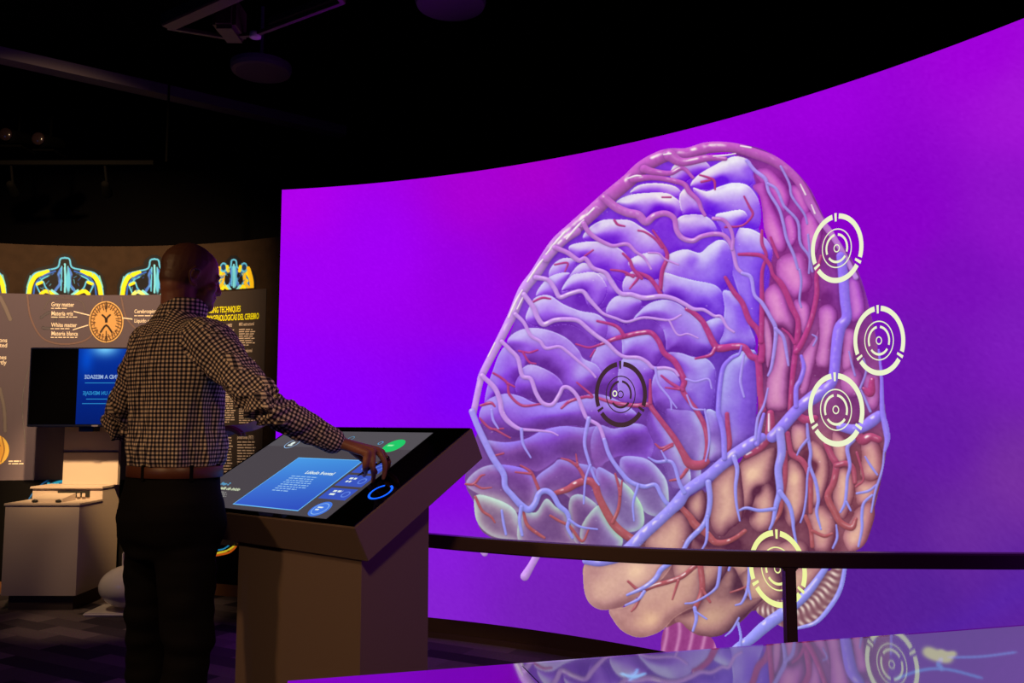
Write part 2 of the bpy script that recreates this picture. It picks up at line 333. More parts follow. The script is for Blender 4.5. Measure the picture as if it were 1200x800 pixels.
FB=[(850,172,(211,125,205),(180,80,187),(120,40,137)),(920,240,(228,138,208),(192,84,192),(122,33,129)),(930,330,(231,150,210),(195,98,190),(122,38,116)),(1005,330,(216,135,215),(178,85,202),(110,36,129)),(900,420,(228,160,200),(190,110,177),(103,38,94)),
 (960,420,(231,160,208),(196,112,187),(120,48,111)),(1015,450,(221,145,205),(180,95,172),(111,44,111)),(890,560,(228,182,160),(185,128,132),(90,41,68)),(960,560,(234,188,160),(196,135,137),(107,49,73)),(1010,560,(236,190,165),(190,125,132),(111,52,68)),
 (740,680,(234,192,165),(192,142,140),(110,62,75)),(760,730,(228,182,150),(190,138,132),(111,62,73)),(860,700,(211,170,142),(170,122,120),(84,46,67)),(830,620,(226,180,158),(170,115,122),(90,41,68))]
V_=''' # veins: style ; points x,y,r
P 555,483,4 562,450,4 566,437,4.5 585,400,5 600,370,5.5 613,340,6 628,320,6.5 650,287,7 672,268,8.5 690,252,8.5 712,232,8.5 735,213,8.5 752,197,8.5 770,186,8 785,181,7.5 805,180,7 830,173,7 860,173,6 885,180,6 910,190,6 930,206,5 942,222,5 950,238,5 962,258,4 975,275,4 990,300,3 1003,325,3
P 640,303,5 660,282,5 676,271,5
P 742,210,4.5 760,208,3.5 775,209,3 790,212,3 802,216,3 808,225,3 818,235,2.6 822,245,2.2 826,252,2
P 755,198,5 765,201,4 785,203,3 800,197,2.5 812,208,1.8
P 785,182,7 800,190,5 830,185,4 850,186,2.5
P 708,232,5 722,243,5 735,249,5 748,252,5 757,260,4.5 767,253,4 780,250,3.5 790,256,3.2 793,270,3 800,279,3 812,282,3 822,277,2.8 838,274,2.8 850,277,2.6 858,290,2.4 863,312,2.2 870,320,2
P 836,256,2.2 848,258,2.2 856,268,2.2 859,280,2 858,292,2
W 596,372,1 604,354,1.3 612,340,1
W 606,362,.8 614,346,1
W 618,330,1 630,312,1.4 636,304,1
W 640,298,1 652,283,1.5 662,272,1.2
W 664,280,1 676,266,1.4 684,258,1
W 688,252,1 696,244,1.3
W 736,209,1 745,206,1.2 751,206,.8
W 778,181,.9 786,180,1.1
W 572,418,.8 580,402,1
W 836,183,.8 848,182,1.1 862,180,.8
W 868,171,.9 880,173,1.1
W 938,216,.8 944,228,1.1
W 951,240,.8 955,250,1.1
W 985,380,.9 981,400,1.2 980,412,.9
W 988,335,.8 989,350,1.1
W 912,518,.8 913,540,1.1
W 901,485,.9 901,505,1.3
L 870,320,2 880,325,2.2 884,345,2 893,355,2.3 903,372,2.3 909,385,2.5 908,405,2.2 904,430,1.8 900,440,1.2
L 909,385,2.2 918,395,2 922,415,1.8 924,428,1.3
P 565,440,3 580,455,3 586,470,3 588,482,3 594,492,3 604,500,2.5 612,503,2 626,504,1.6 645,506,1.2 654,510,.8
L 611,503,2 613,520,1.6 622,536,1
P 588,400,2.5 598,410,2.5 607,420,2.5 612,440,2.5 622,444,2.5 628,460,2.5 636,472,2.5 647,474,2.5 655,463,2.3 660,454,2.3 668,455,2.3 677,465,2.3 683,480,2.4 688,490,2.3 700,497,2.2 704,503,2.2 708,515,2.3
L 690,490,2.5 685,518,2 690,540,1.8 697,560,1.5 702,568,1
L 692,545,1.5 686,562,1.3 684,590,1
L 708,515,2.3 715,535,2.4 730,556,2.6 740,565,2.6 755,570,2.6 768,568,2.4 775,580,2.4 782,590,2.6 790,592,3
L 748,568,1.8 742,590,1.4 743,610,1
P 604,368,2.5 614,378,2.2 622,393,2.2 633,400,2 640,408,2 655,406,1.8 665,412,1.8 680,425,1.6 692,435,1.4 698,442,1.2
P 614,345,3 625,360,3 630,372,3 637,380,3 650,375,2.7 665,374,2.7 678,376,2.5 690,386,2.5 700,394,2.5 712,402,2.3 722,412,2.2 732,418,2.2 748,419,2.2 758,424,2.2 766,431,2.2 780,431,2 790,434,1.8 795,440,1.5
L 768,431,1.6 772,450,1.4 785,467,1.2 787,480,.9
L 785,467,1 793,478,.8
P 628,325,3 642,328,2.7 650,338,2.7 656,348,2.7 668,344,2.5 682,341,2.5 690,350,2.5 700,361,2.2 708,368,1.8 722,373,1.6 735,377,1.6 755,372,1.6 784,375,1.4 798,369,1.2
P 784,375,1.2 794,392,1.1 806,391,1 818,396,.8
P 650,290,3 665,296,2.8 678,305,2.8 686,303,2.6 695,314,2.6 710,320,2.6 718,333,2.6 728,344,2.8 740,345,2.8 755,349,3 775,347,2.8 790,350,2.5 802,356,2.5 813,362,2.2 825,363,2 837,370,1.8 845,371,1.8 852,383,1.6 860,389,1.4
P 684,262,3 690,272,2.8 700,280,2.6 712,286,2.4 720,288,2.2 735,286,2.2 745,295,1.8 755,302,1.6 763,315,1.2
P 760,296,1.2 772,297,1.2 780,304,1.2 795,310,1
L 875,188,2 885,200,2.2 897,210,2.2 901,225,1.8 913,245,1.8 918,262,1.8 922,280,1.8 930,298,1.8 935,315,1.5
L 900,215,1.6 910,222,1.7 918,240,1.7 922,245,1.7 935,260,1.7 938,285,1.7 948,300,1.6 952,318,1.4
L 915,195,1.4 925,215,1.5 928,230,1.5 942,250,1.4 946,262,1.2
L 937,316,1.4 939,330,1.4 937,350,1.4 939,360,1
L 947,275,1.3 949,300,1.3 948,320,1.2
L 553,482,3.8 560,500,3.8 568,517,3.8 578,537,3.8 590,555,3.6 592,570,3.4 600,580,3.5 611,592,4 620,597,4 627,590,3.6 632,578,3.4 640,575,3.4 648,580,3.2 655,592,3 664,600,2.8 667,609,2.5 665,618,2 671,630,1.5
L 611,594,2.4 609,610,2 612,627,1.6
L 667,609,1.8 680,617,1.4 700,620,1
L 588,598,1.4 590,612,1.6 593,626,1.4
L 576,480,1.4 578,492,1.6 584,502,1
B 985,300,5 988,320,6 990,350,6 992,372,6 984,385,7 980,410,6.5 977,440,6 972,452,6 958,462,8 940,475,7 928,487,7 915,502,7 905,512,6.5
B 893,512,5 884,517,6.5 875,523,7 860,533,7 845,545,7 830,558,7 815,568,7 803,577,6.5 795,588,7.5 785,598,6.5 770,612,6.5 755,625,7 742,638,7 728,650,7 712,656,6 700,659,4.5 686,657,4
B 887,520,3 891,500,2.5 895,485,1.8
L 914,505,5 916,530,5 912,550,4.5 914,575,4.2 910,590,3.2 906,610,2 902,620,1.5
L 914,576,3 925,592,2.5 929,608,2.2 930,620,1.8 934,640,1.2
L 908,596,2.2 890,598,2 875,595,1.8 866,598,1.2
L 860,535,3 864,550,2.5 862,570,2 863,590,1.6 867,610,1
L 830,565,3.5 832,585,3.2 829,605,3 822,618,3 808,632,3 800,645,2.5 787,658,3 775,667,3 768,678,3 755,688,2.5 735,697,1.4
L 829,605,2.2 828,632,1.6 822,645,1
L 802,577,2.5 796,565,2.2 790,545,2 783,540,2 770,541,1.8 760,536,1
L 781,539,1.5 775,528,.8
B 849,537,3.2 848,510,3.2 845,495,3 842,485,3 842,475,3 844,450,3 848,430,2.8 857,420,2.3 866,415,1.6 869,405,1
L 872,415,1.4 868,440,1.6 868,450,1.6 872,465,1.2
L 885,515,1.8 888,490,1.6 895,475,1.5 900,455,1
L 826,480,1.4 830,500,1.5 831,520,1.3 827,540,1
L 805,463,1 812,478,1.2 824,480,1
L 804,444,1.3 815,447,1.3 830,444,1.2 834,455,1
B 933,476,3 933,455,2.8 938,445,2.8 942,430,2.5 939,417,1.8
L 946,497,1.5 947,512,2 950,530,2 949,545,2 956,565,2 959,585,2 957,600,1.8 962,620,1
L 946,515,1.7 938,525,1.5 934,533,1
L 948,548,1.4 946,560,1.3 945,580,1.3 942,600,1.3 938,612,1
B 985,500,5 1000,503,6 1012,500,6 1022,493,7 1030,487,6
B 1030,410,1.5 1033,440,2 1034,480,3 1038,500,4 1040,515,3.5 1037,528,2
L 1000,515,2.8 993,525,2.5 996,545,2 993,560,1.8 992,575,1.8 990,590,1.8 985,600,1.2
L 992,588,1.5 997,598,1.2
L 1020,482,1.6 1014,468,1.5 1008,455,1.2
L 1008,455,1.4 1015,435,1.3 1012,420,1
L 995,412,1 998,425,1.3 1002,440,1.2
L 1004,578,1.3 1018,575,1.5 1027,568,1.2
L 1022,580,1.5 1012,590,1.7 1010,605,1.8 1010,620,1.6 1006,640,1.2
L 1014,535,1 1020,545,1.4 1028,556,1.2
L 1036,530,1.2 1034,550,1.4 1026,575,1.4 1021,600,1
L 980,615,1 981,630,1.5 976,642,1.2
L 953,405,1 957,396,1.2 952,392,1
L 755,693,2 748,702,1.8 733,709,1.2
L 845,650,2.2 842,680,2 836,692,1.5 815,705,1.2 803,707,1
L 814,712,2.2 816,725,2 812,739,1.4
L 816,717,1.3 828,725,1
L 878,650,1.8 877,685,1.8 870,705,1.5 862,709,1
L 877,688,1.4 880,702,1
L 858,655,1.8 854,668,1.4
L 975,655,3 950,690,5 935,705,6 915,720,7 895,735,7.5 878,750,6.5 862,760,5 850,775,5
L 992,655,2.5 985,690,3 970,715,3 955,730,2.6 935,736,2
L 865,730,1.8 868,745,2 867,760,1.8
L 850,745,1.2 858,738,1.5 866,724,1.2
'''
R_='''
R 805,362,2.5 812,366,3 822,375,3.2 828,385,3.5 838,405,4 845,408,4.5 860,406,4 872,407,4 880,417,4 888,422,4 890,440,4 891,460,3.8 894,480,4
R 838,408,2.4 832,416,2 815,420,1.2
R 850,325,2 860,342,3 870,355,3.2 878,375,3.5 888,387,3.5 893,405,3.8 892,422,4
R 893,270,1.8 893,285,2 898,300,2 893,320,2.2 893,360,3 892,400,3
R 903,278,1.5 908,292,2 912,302,1.5
R 866,298,1.8 880,298,2.3 893,300,2.5 902,310,2.5 906,322,2.2 915,332,3.5 922,345,3.5 928,360,3.5 935,375,3.2 935,390,3.5 933,408,3.5 930,430,3.2 928,450,3 926,480,3
R 962,300,1.8 957,322,2.5 957,345,3 952,370,3 945,390,3.2 938,405,3.5 933,412,3.5
R 917,385,1.2 925,392,1.6 931,402,2
R 765,270,1.2 776,286,1.8 782,300,2.4 776,318,2.6 774,338,2.5
R 745,318,1.5 760,325,2.5 768,334,2.5 774,344,2.5
R 733,322,1 748,324,1.8 738,338,1
R 700,405,1.5 720,397,2.5 732,394,3 750,390,3 763,390,3 772,400,3 778,413,3.2 790,423,3.5 798,437,3.5 802,447,3.5 800,457,3.2 808,470,3 817,482,3 826,500,3 829,520,3 827,540,3
R 732,394,2.2 722,382,2 700,376,1.4
R 800,457,2.2 785,448,1.8 775,440,1.2
R 796,456,1.6 780,454,1
R 700,466,1.6 720,472,2.2 745,475,2.5 760,474,3 765,480,3 775,493,3 790,513,3.5 800,530,4 808,543,5.5 820,545,5.5 828,541,4
R 762,472,2.5 762,445,1.3
R 856,420,1
R 805,550,2.2 797,560,1.8 785,563,1.2
R 788,520,1.6 775,525,1.6 768,520,1
R 788,522,1.6 775,529,1.2
R 852,485,2.5 853,500,3 855,520,3 852,530,2
R 650,578,2.8 665,573,3.8 675,567,4.3 688,563,4.5 697,568,4.5 701,580,4.2 708,595,4.5 720,615,4.8 735,628,5 747,634,5
R 685,560,2.2 678,548,2 668,540,1.6 658,537,1
R 677,546,1.5 675,532,.8
R 718,612,2.2 725,595,2 726,575,1.8 721,555,1.2
R 727,580,1.6 729,563,1
R 633,578,2.2 628,565,1.8 622,553,1.8 610,545,1
R 622,555,1.6 604,553,1
R 613,598,1.6 618,615,2 630,625,2 638,630,1.5
R 557,582,1.6 565,598,1.6 575,605,1.5 580,612,1
R 545,567,1.2 555,567,1.6 563,558,1.4 568,556,.8
R 557,568,1.4 565,572,1.3 576,571,.8
R 645,604,1.4 655,610,1.6 668,617,1.8 682,634,1.6 690,620,1
R 562,490,1.2 575,502,1.5 590,502,1
R 580,503,1.4 598,513,1
R 575,535,1.2 590,531,1.2
R 578,437,1.2 588,443,1.5 595,450,1.5 597,462,1.5 612,475,1.6 635,473,1.2
R 595,449,1.4 603,453,1
R 608,411,1.2 620,413,1.3 630,410,1
R 613,413,1.2 620,424,1.3 628,426,.9
R 658,478,1.4 668,470,1.8 685,465,1.8 694,464,1.5 676,448,1
R 675,403,1 690,407,1.3 702,404,1.3
R 692,418,1 697,410,1.2
R 624,354,1.2 635,349,1.4 645,350,1
R 563,475,1.6 575,472,1.8 580,476,1
R 730,297,1.4 738,305,1.8 742,315,2 752,326,2
R 716,316,1.2 730,318,1.5 742,324,1.8
R 685,300,1.2 695,293,1
R 650,310,1 665,308,1.2 662,318,.8
R 720,258,1.4 724,263,1.4 732,265,1
R 748,270,1.2 756,272,1.2 768,280,1.6 776,290,1.6
R 820,205,1 830,208,1.4 837,212,1.6 838,222,1
R 822,213,1.4 832,211,1.2
R 776,231,1 786,231,1.2
R 872,230,1 878,242,1.4 882,252,1.4 870,264,1.2 850,266,1.4
R 796,592,3 808,605,4 815,615,4.8 828,625,4.2 838,635,3.8 850,635,3.2 862,630,2.6 873,622,2.5
R 903,484,4 903,500,5.5 900,512,5.5 890,525,4.5 875,534,3.5
R 923,508,3 925,520,3 928,532,3.5 940,540,3.5 948,555,3.5 950,575,3 950,600,2.5
R 920,530,3 920,560,3 917,580,3 914,600,2.5 905,615,2
R 944,605,2.5 950,620,2.5 952,640,2.5
R 952,622,2 966,628,2 975,625,1.5
R 968,520,3.5 975,535,4 980,545,4 977,565,4 970,582,4 978,600,4 985,612,3.8 998,618,3.8 1003,608,2
R 980,545,3 993,543,3.5 1000,550,3 1002,565,2.5
R 935,487,4 945,492,5 955,490,4
R 1000,500,3 1010,515,6 1020,512,5 1030,515,4
R 1003,570,1.5 1012,560,1.2 1004,530,1.5
R 1012,455,2 1020,460,5 1022,445,3
R 736,681,1.4 750,691,2 770,685,2.8 785,681,2.8 800,675,2.8 812,665,2.8 824,655,3
R 752,695,2 745,710,1.8 740,716,1
R 795,680,1.8 788,702,1
R 820,657,3.5 823,690,3.5 815,712,3
R 823,690,2 832,705,1.5
R 856,694,1 868,690,1.2 876,686,.8
'''
DABS='''
-.5 845,213 7
-.35 722,276 12
-.3 698,262 6
-.35 812,305 8
-.3 658,392 13
-.35 650,440 13
-.25 640,425 8
.25 680,438 9
.3 660,392 8
-.4 783,402 6
-.4 789,412 6
.25 775,384 5
-.3 680,350 10
.3 735,400 5
-.3 790,350 10
-.35 830,240 10
-.3 770,245 9
.3 735,233 9
.3 780,232 8
-.45 762,460 10
-.35 770,475 8
.3 827,440 8
-.3 800,470 8
-.4 705,460 9
-.3 610,455 8
-.25 640,462 14
-.3 665,528 16
-.25 620,530 14
-.3 740,515 15
.3 762,527 6
-.35 835,510 10
-.5 888,575 7
-.5 882,600 7
-.5 946,535 5
-.45 915,600 8
-.5 860,640 8
-.4 850,700 14
-.3 862,690 10
.3 745,668 10
.3 765,725 10
-.3 735,720 14
-.3 700,670 12
-.45 955,545 6
.3 880,555 9
.3 930,560 8
-.5 803,590 9
-.4 815,650 10
-.45 940,348 6
-.4 968,350 7
-.5 963,435 7
-.4 895,365 5
'''
def cr(P,closed=False,n=6):
    P=np.array(P,float)
    if len(P)<3 and not closed:
        t=np.linspace(0,1,n+1)[:,None]; return P[0]*(1-t)+P[-1]*t
    if closed: Q=np.vstack([P[-1],P,P[:2]])
    else: Q=np.vstack([2*P[0]-P[1],P,2*P[-1]-P[-2]])
    out=[];t=(np.arange(n)/n)[:,None]
    for i in range(1,len(Q)-2):
        a,b,c,d=Q[i-1:i+3]
        out.append(.5*(2*b+(c-a)*t+(2*a-5*b+4*c-d)*t*t+(3*b-3*c+d-a)*t**3))
    if not closed: out.append(P[-1:])
    return np.vstack(out)
X0,Y0,X1,Y1=536,156,1052,800
def blur(A,s):
    r=int(s*2.5)+1;k=np.exp(-.5*(np.arange(-r,r+1)/s)**2);k/=k.sum()
    p=np.pad(A,((r,r),(0,0)),'edge');A=sum(k[i]*p[i:i+A.shape[0]] for i in range(2*r+1))
    p=np.pad(A,((0,0),(r,r)),'edge');return sum(k[i]*p[:,i:i+A.shape[1]] for i in range(2*r+1))
def paint_brain(S=1.6):
    W=int((X1-X0)*S);Hh=int((Y1-Y0)*S)
    gx,gy=np.meshgrid(X0+(np.arange(W)+.5)/S,Y0+(np.arange(Hh)+.5)/S)
    rng=np.random.RandomState(3)
    nz=lambda s:(lambda B:(B-B.mean())/B.std())(blur(rng.randn(Hh,W),s*S))
    n1,n2,n3=nz(2.2),nz(9),nz(1.0)
    # warp a little so traced outlines get organic
    def field(F):
        num=np.zeros((Hh,W,9));den=np.zeros((Hh,W,1))
        for x,y,l,m,d in F:
            w=(1/(((gx-x)**2+(gy-y)**2)+350)**1.9)[...,None]
            num+=w*np.array(list(l)+list(m)+list(d),float);den+=w
        return (num/den)
    fa,fb=field(FA),field(FB)
    T=np.full((Hh,W),.2);reg=np.zeros((Hh,W));al=np.zeros((Hh,W))
    def poly(pts):
        P=cr(pts,True,5)
        x0,y0=P.min(0)-10;x1,y1=P.max(0)+10
        ix0,ix1=max(0,int((x0-X0)*S)),min(W,int((x1-X0)*S)+1);iy0,iy1=max(0,int((y0-Y0)*S)),min(Hh,int((y1-Y0)*S)+1)
        sl=(slice(iy0,iy1),slice(ix0,ix1));x=gx[sl];y=gy[sl]
        best=np.full(x.shape,1e9);nx=np.zeros(x.shape);ny=np.zeros(x.shape);ins=np.zeros(x.shape,bool)
        for a,b in zip(P,np.roll(P,-1,0)):
            e=b-a;L=e@e
            if L<1e-9: continue
            t=np.clip(((x-a[0])*e[0]+(y-a[1])*e[1])/L,0,1);dx=x-a[0]-t*e[0];dy=y-a[1]-t*e[1];d=dx*dx+dy*dy
            m=d<best;best[m]=d[m];nx[m]=-dx[m];ny[m]=-dy[m]
            c=(a[1]>y)!=(b[1]>y)
            with np.errstate(divide='ignore',invalid='ignore'): ins^=c&(x<(b[0]-a[0])*(y-a[1])/((b[1]-a[1]) or 1e-9)+a[0])
        d=np.sqrt(best);nx/=d+1e-6;ny/=d+1e-6   # points from pixel to edge; inside: outward normal
        sd=np.where(ins,d,-d);return sl,sd,nx,ny
    def parse(s): return [tuple(float(v) for v in q.split(',')) for q in s.split()]
    def fillbase(s,r,t):
        sl,sd,_,_=poly(parse(s));c=np.clip(sd*S+.5,0,1);al[sl]=np.maximum(al[sl],c);k=sd>0;T[sl][k]=t;reg[sl][k]=r
    fillbase(BASEB,1,.18);fillbase(BASEA,0,.18)
    for line in LOBES.strip().splitlines():
        m,t,rest=line.split(' ',2)
        ox,oy=TILE.get(t,(0,0));k=5. if t in TILE else 1.
        pts=[(ox+x/k,oy+y/k) for x,y in parse(rest)]
        sl,sd,nx,ny=poly(pts);mx=sd.max()
        w=min(mx*1.0,15. if m in 'wvu' else 22.);s=np.clip(sd/w,0,1);e=np.clip(1-s,0,1)
        dot=-(nx*.35+ny*.94)
        ext=np.where(sd<0,np.exp(sd/3.5),0)*.22
        T[sl]=T[sl]*(1-ext*1.35)
        if m=='p': t_=.52+dot*.55*e**1.0+.22*np.exp(-(sd/1.3)**2)*(dot>-.1)-.10*e*(dot<0)
        elif m=='v': t_=.42+.5*e**2*np.clip(nx*.8+.2,0,1)-.25*e*np.clip(-nx,0,1)+.1*dot*e
        elif m=='q': t_=.16+dot*.1*e
        elif m=='r': t_=.26+.75*e**1.6*np.clip(dot+.1,0,1)+.25*np.exp(-(sd/3)**2)*(dot<0)
        elif m=='w': t_=.24+.62*e**1.9+.22*dot*e+.10*nx*e
        elif m=='u': t_=.40+.26*s+.26*dot*e+.30*np.exp(-(sd/1.2)**2)
        else: t_=.10+.70*np.clip(s*1.15,0,1)**.8+.16*(-nx)*e+.08*dot*e
        t_=np.broadcast_to(t_,sd.shape);tb_=blur(t_,2.2*S);k_=np.clip((sd-1)/3,0,1);t_=t_*(1-k_)+tb_*k_
        c=np.clip(sd*S*.8+.5,0,1);T[sl]=T[sl]*(1-c)+t_*c
        kk=sd>0;reg[sl][kk]=0 if m in 'pvqrw' else 1
        al[sl]=np.maximum(al[sl],c)
    T+=.05*n2*(reg*.4+.6)+.012*n1
    for line in DABS.strip().splitlines():
        a,p,r=line.split();x,y=map(float,p.split(','));r=float(r)
        g=np.exp(-((gx-x)**2+(gy-y)**2+(gx-x)*(gy-y)*.4)/r**2);T+=float(a)*.8*g
    T=T*.8+blur(T,1.2*S)*.2
    T=.5+(T-.5)*(1.22-.1*reg);T=np.clip(T+.03+.06*(1-reg),0,1.1)
    rg=blur(reg,1.1)[...,None];Fm=fa*(1-rg)+fb*rg
    t=T[...,None];C=np.where(t>.5,Fm[...,3:6]+(Fm[...,0:3]-Fm[...,3:6])*(t-.5)*2,Fm[...,6:9]+(Fm[...,3:6]-Fm[...,6:9])*t*2)
    def over(pts,col):
        nonlocal C,al
        sl,sd,_,_=poly(parse(pts));c=np.clip(sd*S+.5,0,1)
        C[sl]=C[sl]*(1-c[...,None])+col(gx[sl],gy[sl],sd)*c[...,None];al[sl]=np.maximum(al[sl],c)
    def cer(x,y,sd):
        a=np.arctan2(y-655,x-905);r=np.hypot(y-655,x-905)
        s=.5+.5*np.sin(a*62+np.sin(r*.3)*.9);s=s**1.2*np.clip(.6+.4*np.sin(r*.35+a*3),0,1)
        e=np.clip(sd/5,0,1)
        return np.array([120,70,85.])+(np.array([232,212,200.])-[120,70,85])*(s*(.5+.5*e)*.9+.1)[...,None]
    over(CEREB,cer)
    def stem(x,y,sd):
        s=.5+.5*np.sin(x*.42+1+np.sin(y*.1));return np.array([150,62,130.])+(np.array([215,150,195.])-[150,62,130])*(s**4*.7)[...,None]
    over(STEM,stem)
    def stroke(P,style,thick=1):
        nonlocal C,al
        P=cr(P,False,6) if len(P)>1 else None
        if P is None: return
        rm=P[:,2].max()+6
        x0,y0=P[:,:2].min(0)-rm;x1,y1=P[:,:2].max(0)+rm
        ix0,ix1=max(0,int((x0-X0)*S)),min(W,int((x1-X0)*S)+1);iy0,iy1=max(0,int((y0-Y0)*S)),min(Hh,int((y1-Y0)*S)+1)
        sl=(slice(iy0,iy1),slice(ix0,ix1));x=gx[sl];y=gy[sl];best=np.full(x.shape,-1e9);R=np.ones(x.shape);ux=np.zeros(x.shape);uy=np.zeros(x.shape)
        for a,b in zip(P[:-1],P[1:]):
            e=b[:2]-a[:2];L=e@e+1e-9
            t=np.clip(((x-a[0])*e[0]+(y-a[1])*e[1])/L,0,1);dx=x-a[0]-t*e[0];dy=y-a[1]-t*e[1];r=np.maximum(a[2]+(b[2]-a[2])*t,.5)
            s=r-np.hypot(dx,dy);m=s>best;best[m]=s[m];R[m]=r[m];ux[m]=(dx/r)[m];uy[m]=(dy/r)[m]
        # soft shadow
        yy=np.clip(-best/ (R*.8+1.2),0,1);sh=.17*(1-yy)**2*al[sl]*np.clip(R/3,.3,1)
        C[sl]*=(1-sh[...,None]*np.array([.8,.9,.55]))
        c=np.clip(best*S*.9+.5,0,1)
        low=np.clip((y-430)/170,0,1)[...,None];rt=np.clip((x-880)/60,0,1)[...,None]
        if style=='R': base=np.array([180,62,134.])*(1-low)+np.array([172,88,96.])*low
        elif style=='P':
            hi=np.clip((330-y)/110,0,1)[...,None];base=np.array([200,148,232.])*(1-hi)+np.array([186,90,186.])*hi
        elif style=='W': base=np.array([246,226,238.])+0*low
        elif style=='B': base=np.array([150,115,243.])*(1-low)+np.array([152,142,238.])*low
        else: base=np.array([176,148,244.])*(1-low)+np.array([150,148,240.])*low; base=base*(1-rt*(1-low)*.1)
        d=-(ux*.45+uy*.85);sh_=.98+.26*d;sh_=sh_-.16*np.clip(np.hypot(ux,uy)-.55,0,1)
        col=base*sh_[...,None]
        sp=1.25*np.exp(-((ux+.20)**2+(uy+.36)**2)/.07)*np.clip(.12+.65*n1[sl]+.35*n2[sl],0,1)*(1.0 if style in 'PR' else .75)
        sp*=np.clip((R-1)/1.5,.25,1)
        col=col+(np.array([252,238,240.])-col)*np.clip(sp,0,1)[...,None]
        C[sl]=C[sl]*(1-c[...,None])+col*c[...,None];al[sl]=np.maximum(al[sl],c)
    for src in (R_,V_):
        for line in src.strip().splitlines():
            if line[0] in ' #v': continue
            st,rest=line.split(' ',1)
            if st not in 'RPLBW': continue
            stroke(parse(rest),st)
    stroke([(632,645,5.),(624,660,4.5),(615,675,5.5)],'P')
    stroke([(560,640,3.),(568,648,4.)],'P')
    # little sparkles
    for _ in range(240):
        x,y=rng.uniform(570,1030),rng.uniform(180,640);r=rng.uniform(.4,1.0)
        g=np.exp(-((gx-x)**2+((gy-y)*1.4)**2)/r**2);C+=(np.array([250,240,250.])-C)*(g*.45*rng.rand())[...,None]
    C=np.clip(C+n3[...,None]*1.5,0,255)
    return C,al

# ------------------------------------------------------------------ room
def structure(name, lo, hi, m):
    bm = bmesh.new(); box(bm, lo, hi); o = bmobj(name, bm, m); tag(o, kind='structure'); return o
structure('floor', (-8, -4, -.1), (5, 8, 0), M['carpet'])
structure('ceiling', (-8, -4, 4.1), (5, 8, 4.2), M['ceil'])
structure('wall_back', (-8, 7.6, 0), (5, 7.7, 4.1), M['black'])
structure('wall_left', (-8.1, -4, 0), (-8, 7.7, 4.1), M['black'])
structure('wall_right', (5, -4, 0), (5.1, 7.7, 4.1), M['black'])
structure('wall_front', (-8, -4.1, 0), (5, -4, 4.1), M['black'])
# bulkhead beam under the ceiling
p = at_z(-60, 58, 3.55); q = at_z(402, 160, 3.55); d = (q-p).normalized(); nrm = Vector((-d.y, d.x, 0))
bm = bmesh.new()
ringmesh(bm, [[a+nrm*s*.06+Vector((0, 0, z)) for s, z in ((-1, 0), (1, 0), (1, .075), (-1, .075))] for a in (p, q)])
tag(bmobj('trim_1', bm, M['beam']), kind='structure')

# ------------------------------------------------------------------ curved video screen
SC = (-2.322, .526, 4.843); P0 = .1797; P1 = 1.42; ZB = .108; ZT = 2.681
scr = empty('curved_screen', cylp(SC, .8, 0)); tag(scr, 'huge curved purple video screen showing a coloured brain illustration', 'screen')
bm = bmesh.new(); cyl_slab(bm, SC, P0, P1, ZB, ZT, -.005, -.10); bmobj('screen_housing', bm, M['black'], scr)
bm = bmesh.new(); cyl_slab(bm, SC, P0+.004, P1, 0, ZB, .0, -.08); bmobj('plinth', bm, M['plinth'], scr)
bm = bmesh.new(); cyl_slab(bm, SC, P0+.004, P1, 0, .03, .012, .0005); bmobj('kick_strip', bm, M['rail'], scr)
BG = [((335,228),(176,0,236)),((335,330),(160,0,246)),((330,450),(148,0,255)),((400,490),(142,0,255)),((450,300),(160,0,246)),((560,220),(170,0,212)),((545,330),(150,0,228)),((545,470),(130,0,250)),((620,290),(150,0,208)),((620,200),(172,0,205)),
 ((720,190),(156,0,206)),((830,155),(158,0,222)),((960,130),(160,0,224)),((960,190),(148,0,212)),((1000,250),(136,0,200)),((1150,60),(160,0,218)),((1195,120),(162,22,214)),((1185,250),(142,20,200)),((1120,330),(122,14,186)),((1090,420),(112,22,176)),((1195,400),(125,28,188)),
 ((1100,520),(102,24,166)),((1190,560),(118,48,160)),((1130,625),(108,44,158)),((1090,700),(84,32,150)),((1180,690),(90,34,156)),((1000,700),(86,30,148)),((530,560),(136,5,226)),((520,650),(138,28,222)),((510,712),(132,34,208)),((620,700),(116,34,180)),((700,740),(112,34,172)),((590,665),(126,30,200)),((1500,400),(110,30,160)),((1500,100),(160,10,210)),((1050,600),(92,28,150)),((1060,250),(138,0,202))]
def bgfun(px, py):
    num = np.zeros(px.shape+(3,)); den = np.zeros(px.shape+(1,))
    px = np.clip(px, 200, 1500)
    for (x, y), c in BG:
        wt = (1/(((px-x)**2+(py-y)**2)+1600)**1.7)[..., None]; num += wt*np.array(c, float); den += wt
    C = num/den
    band = np.clip(1-np.abs((py-690)+(px-1200)*.55)/35, 0, 1)*(px > 1040)*(py > 640)
    C += band[..., None]*np.array([-2, 1, 8.])
    rs = np.random.RandomState(1); C += rs.randn(*px.shape)[..., None]*1.2
    return np.clip(C, 0, 255), np.ones(px.shape)
m_screen = emis_attr('screen_light', 1.0)
picture_mesh('screen_panel', SC, P0, P1, ZB, ZT, 500, 240, -.0, bgfun, m_screen, scr)
BS = 1.6
BC, BA = paint_brain(BS)
a0, _ = cyl_hit(536, 560, SC); a1, _ = cyl_hit(1052, 500, SC)
picture_mesh('brain_illustration', SC, a0, a1, ZB+.002, 2.672, 860, 1380, .003, sampler(BC, BA, X0, Y0, BS), m_screen, scr)['label'] = 'purple, pink and tan brain illustration covered in blue and red vessels'

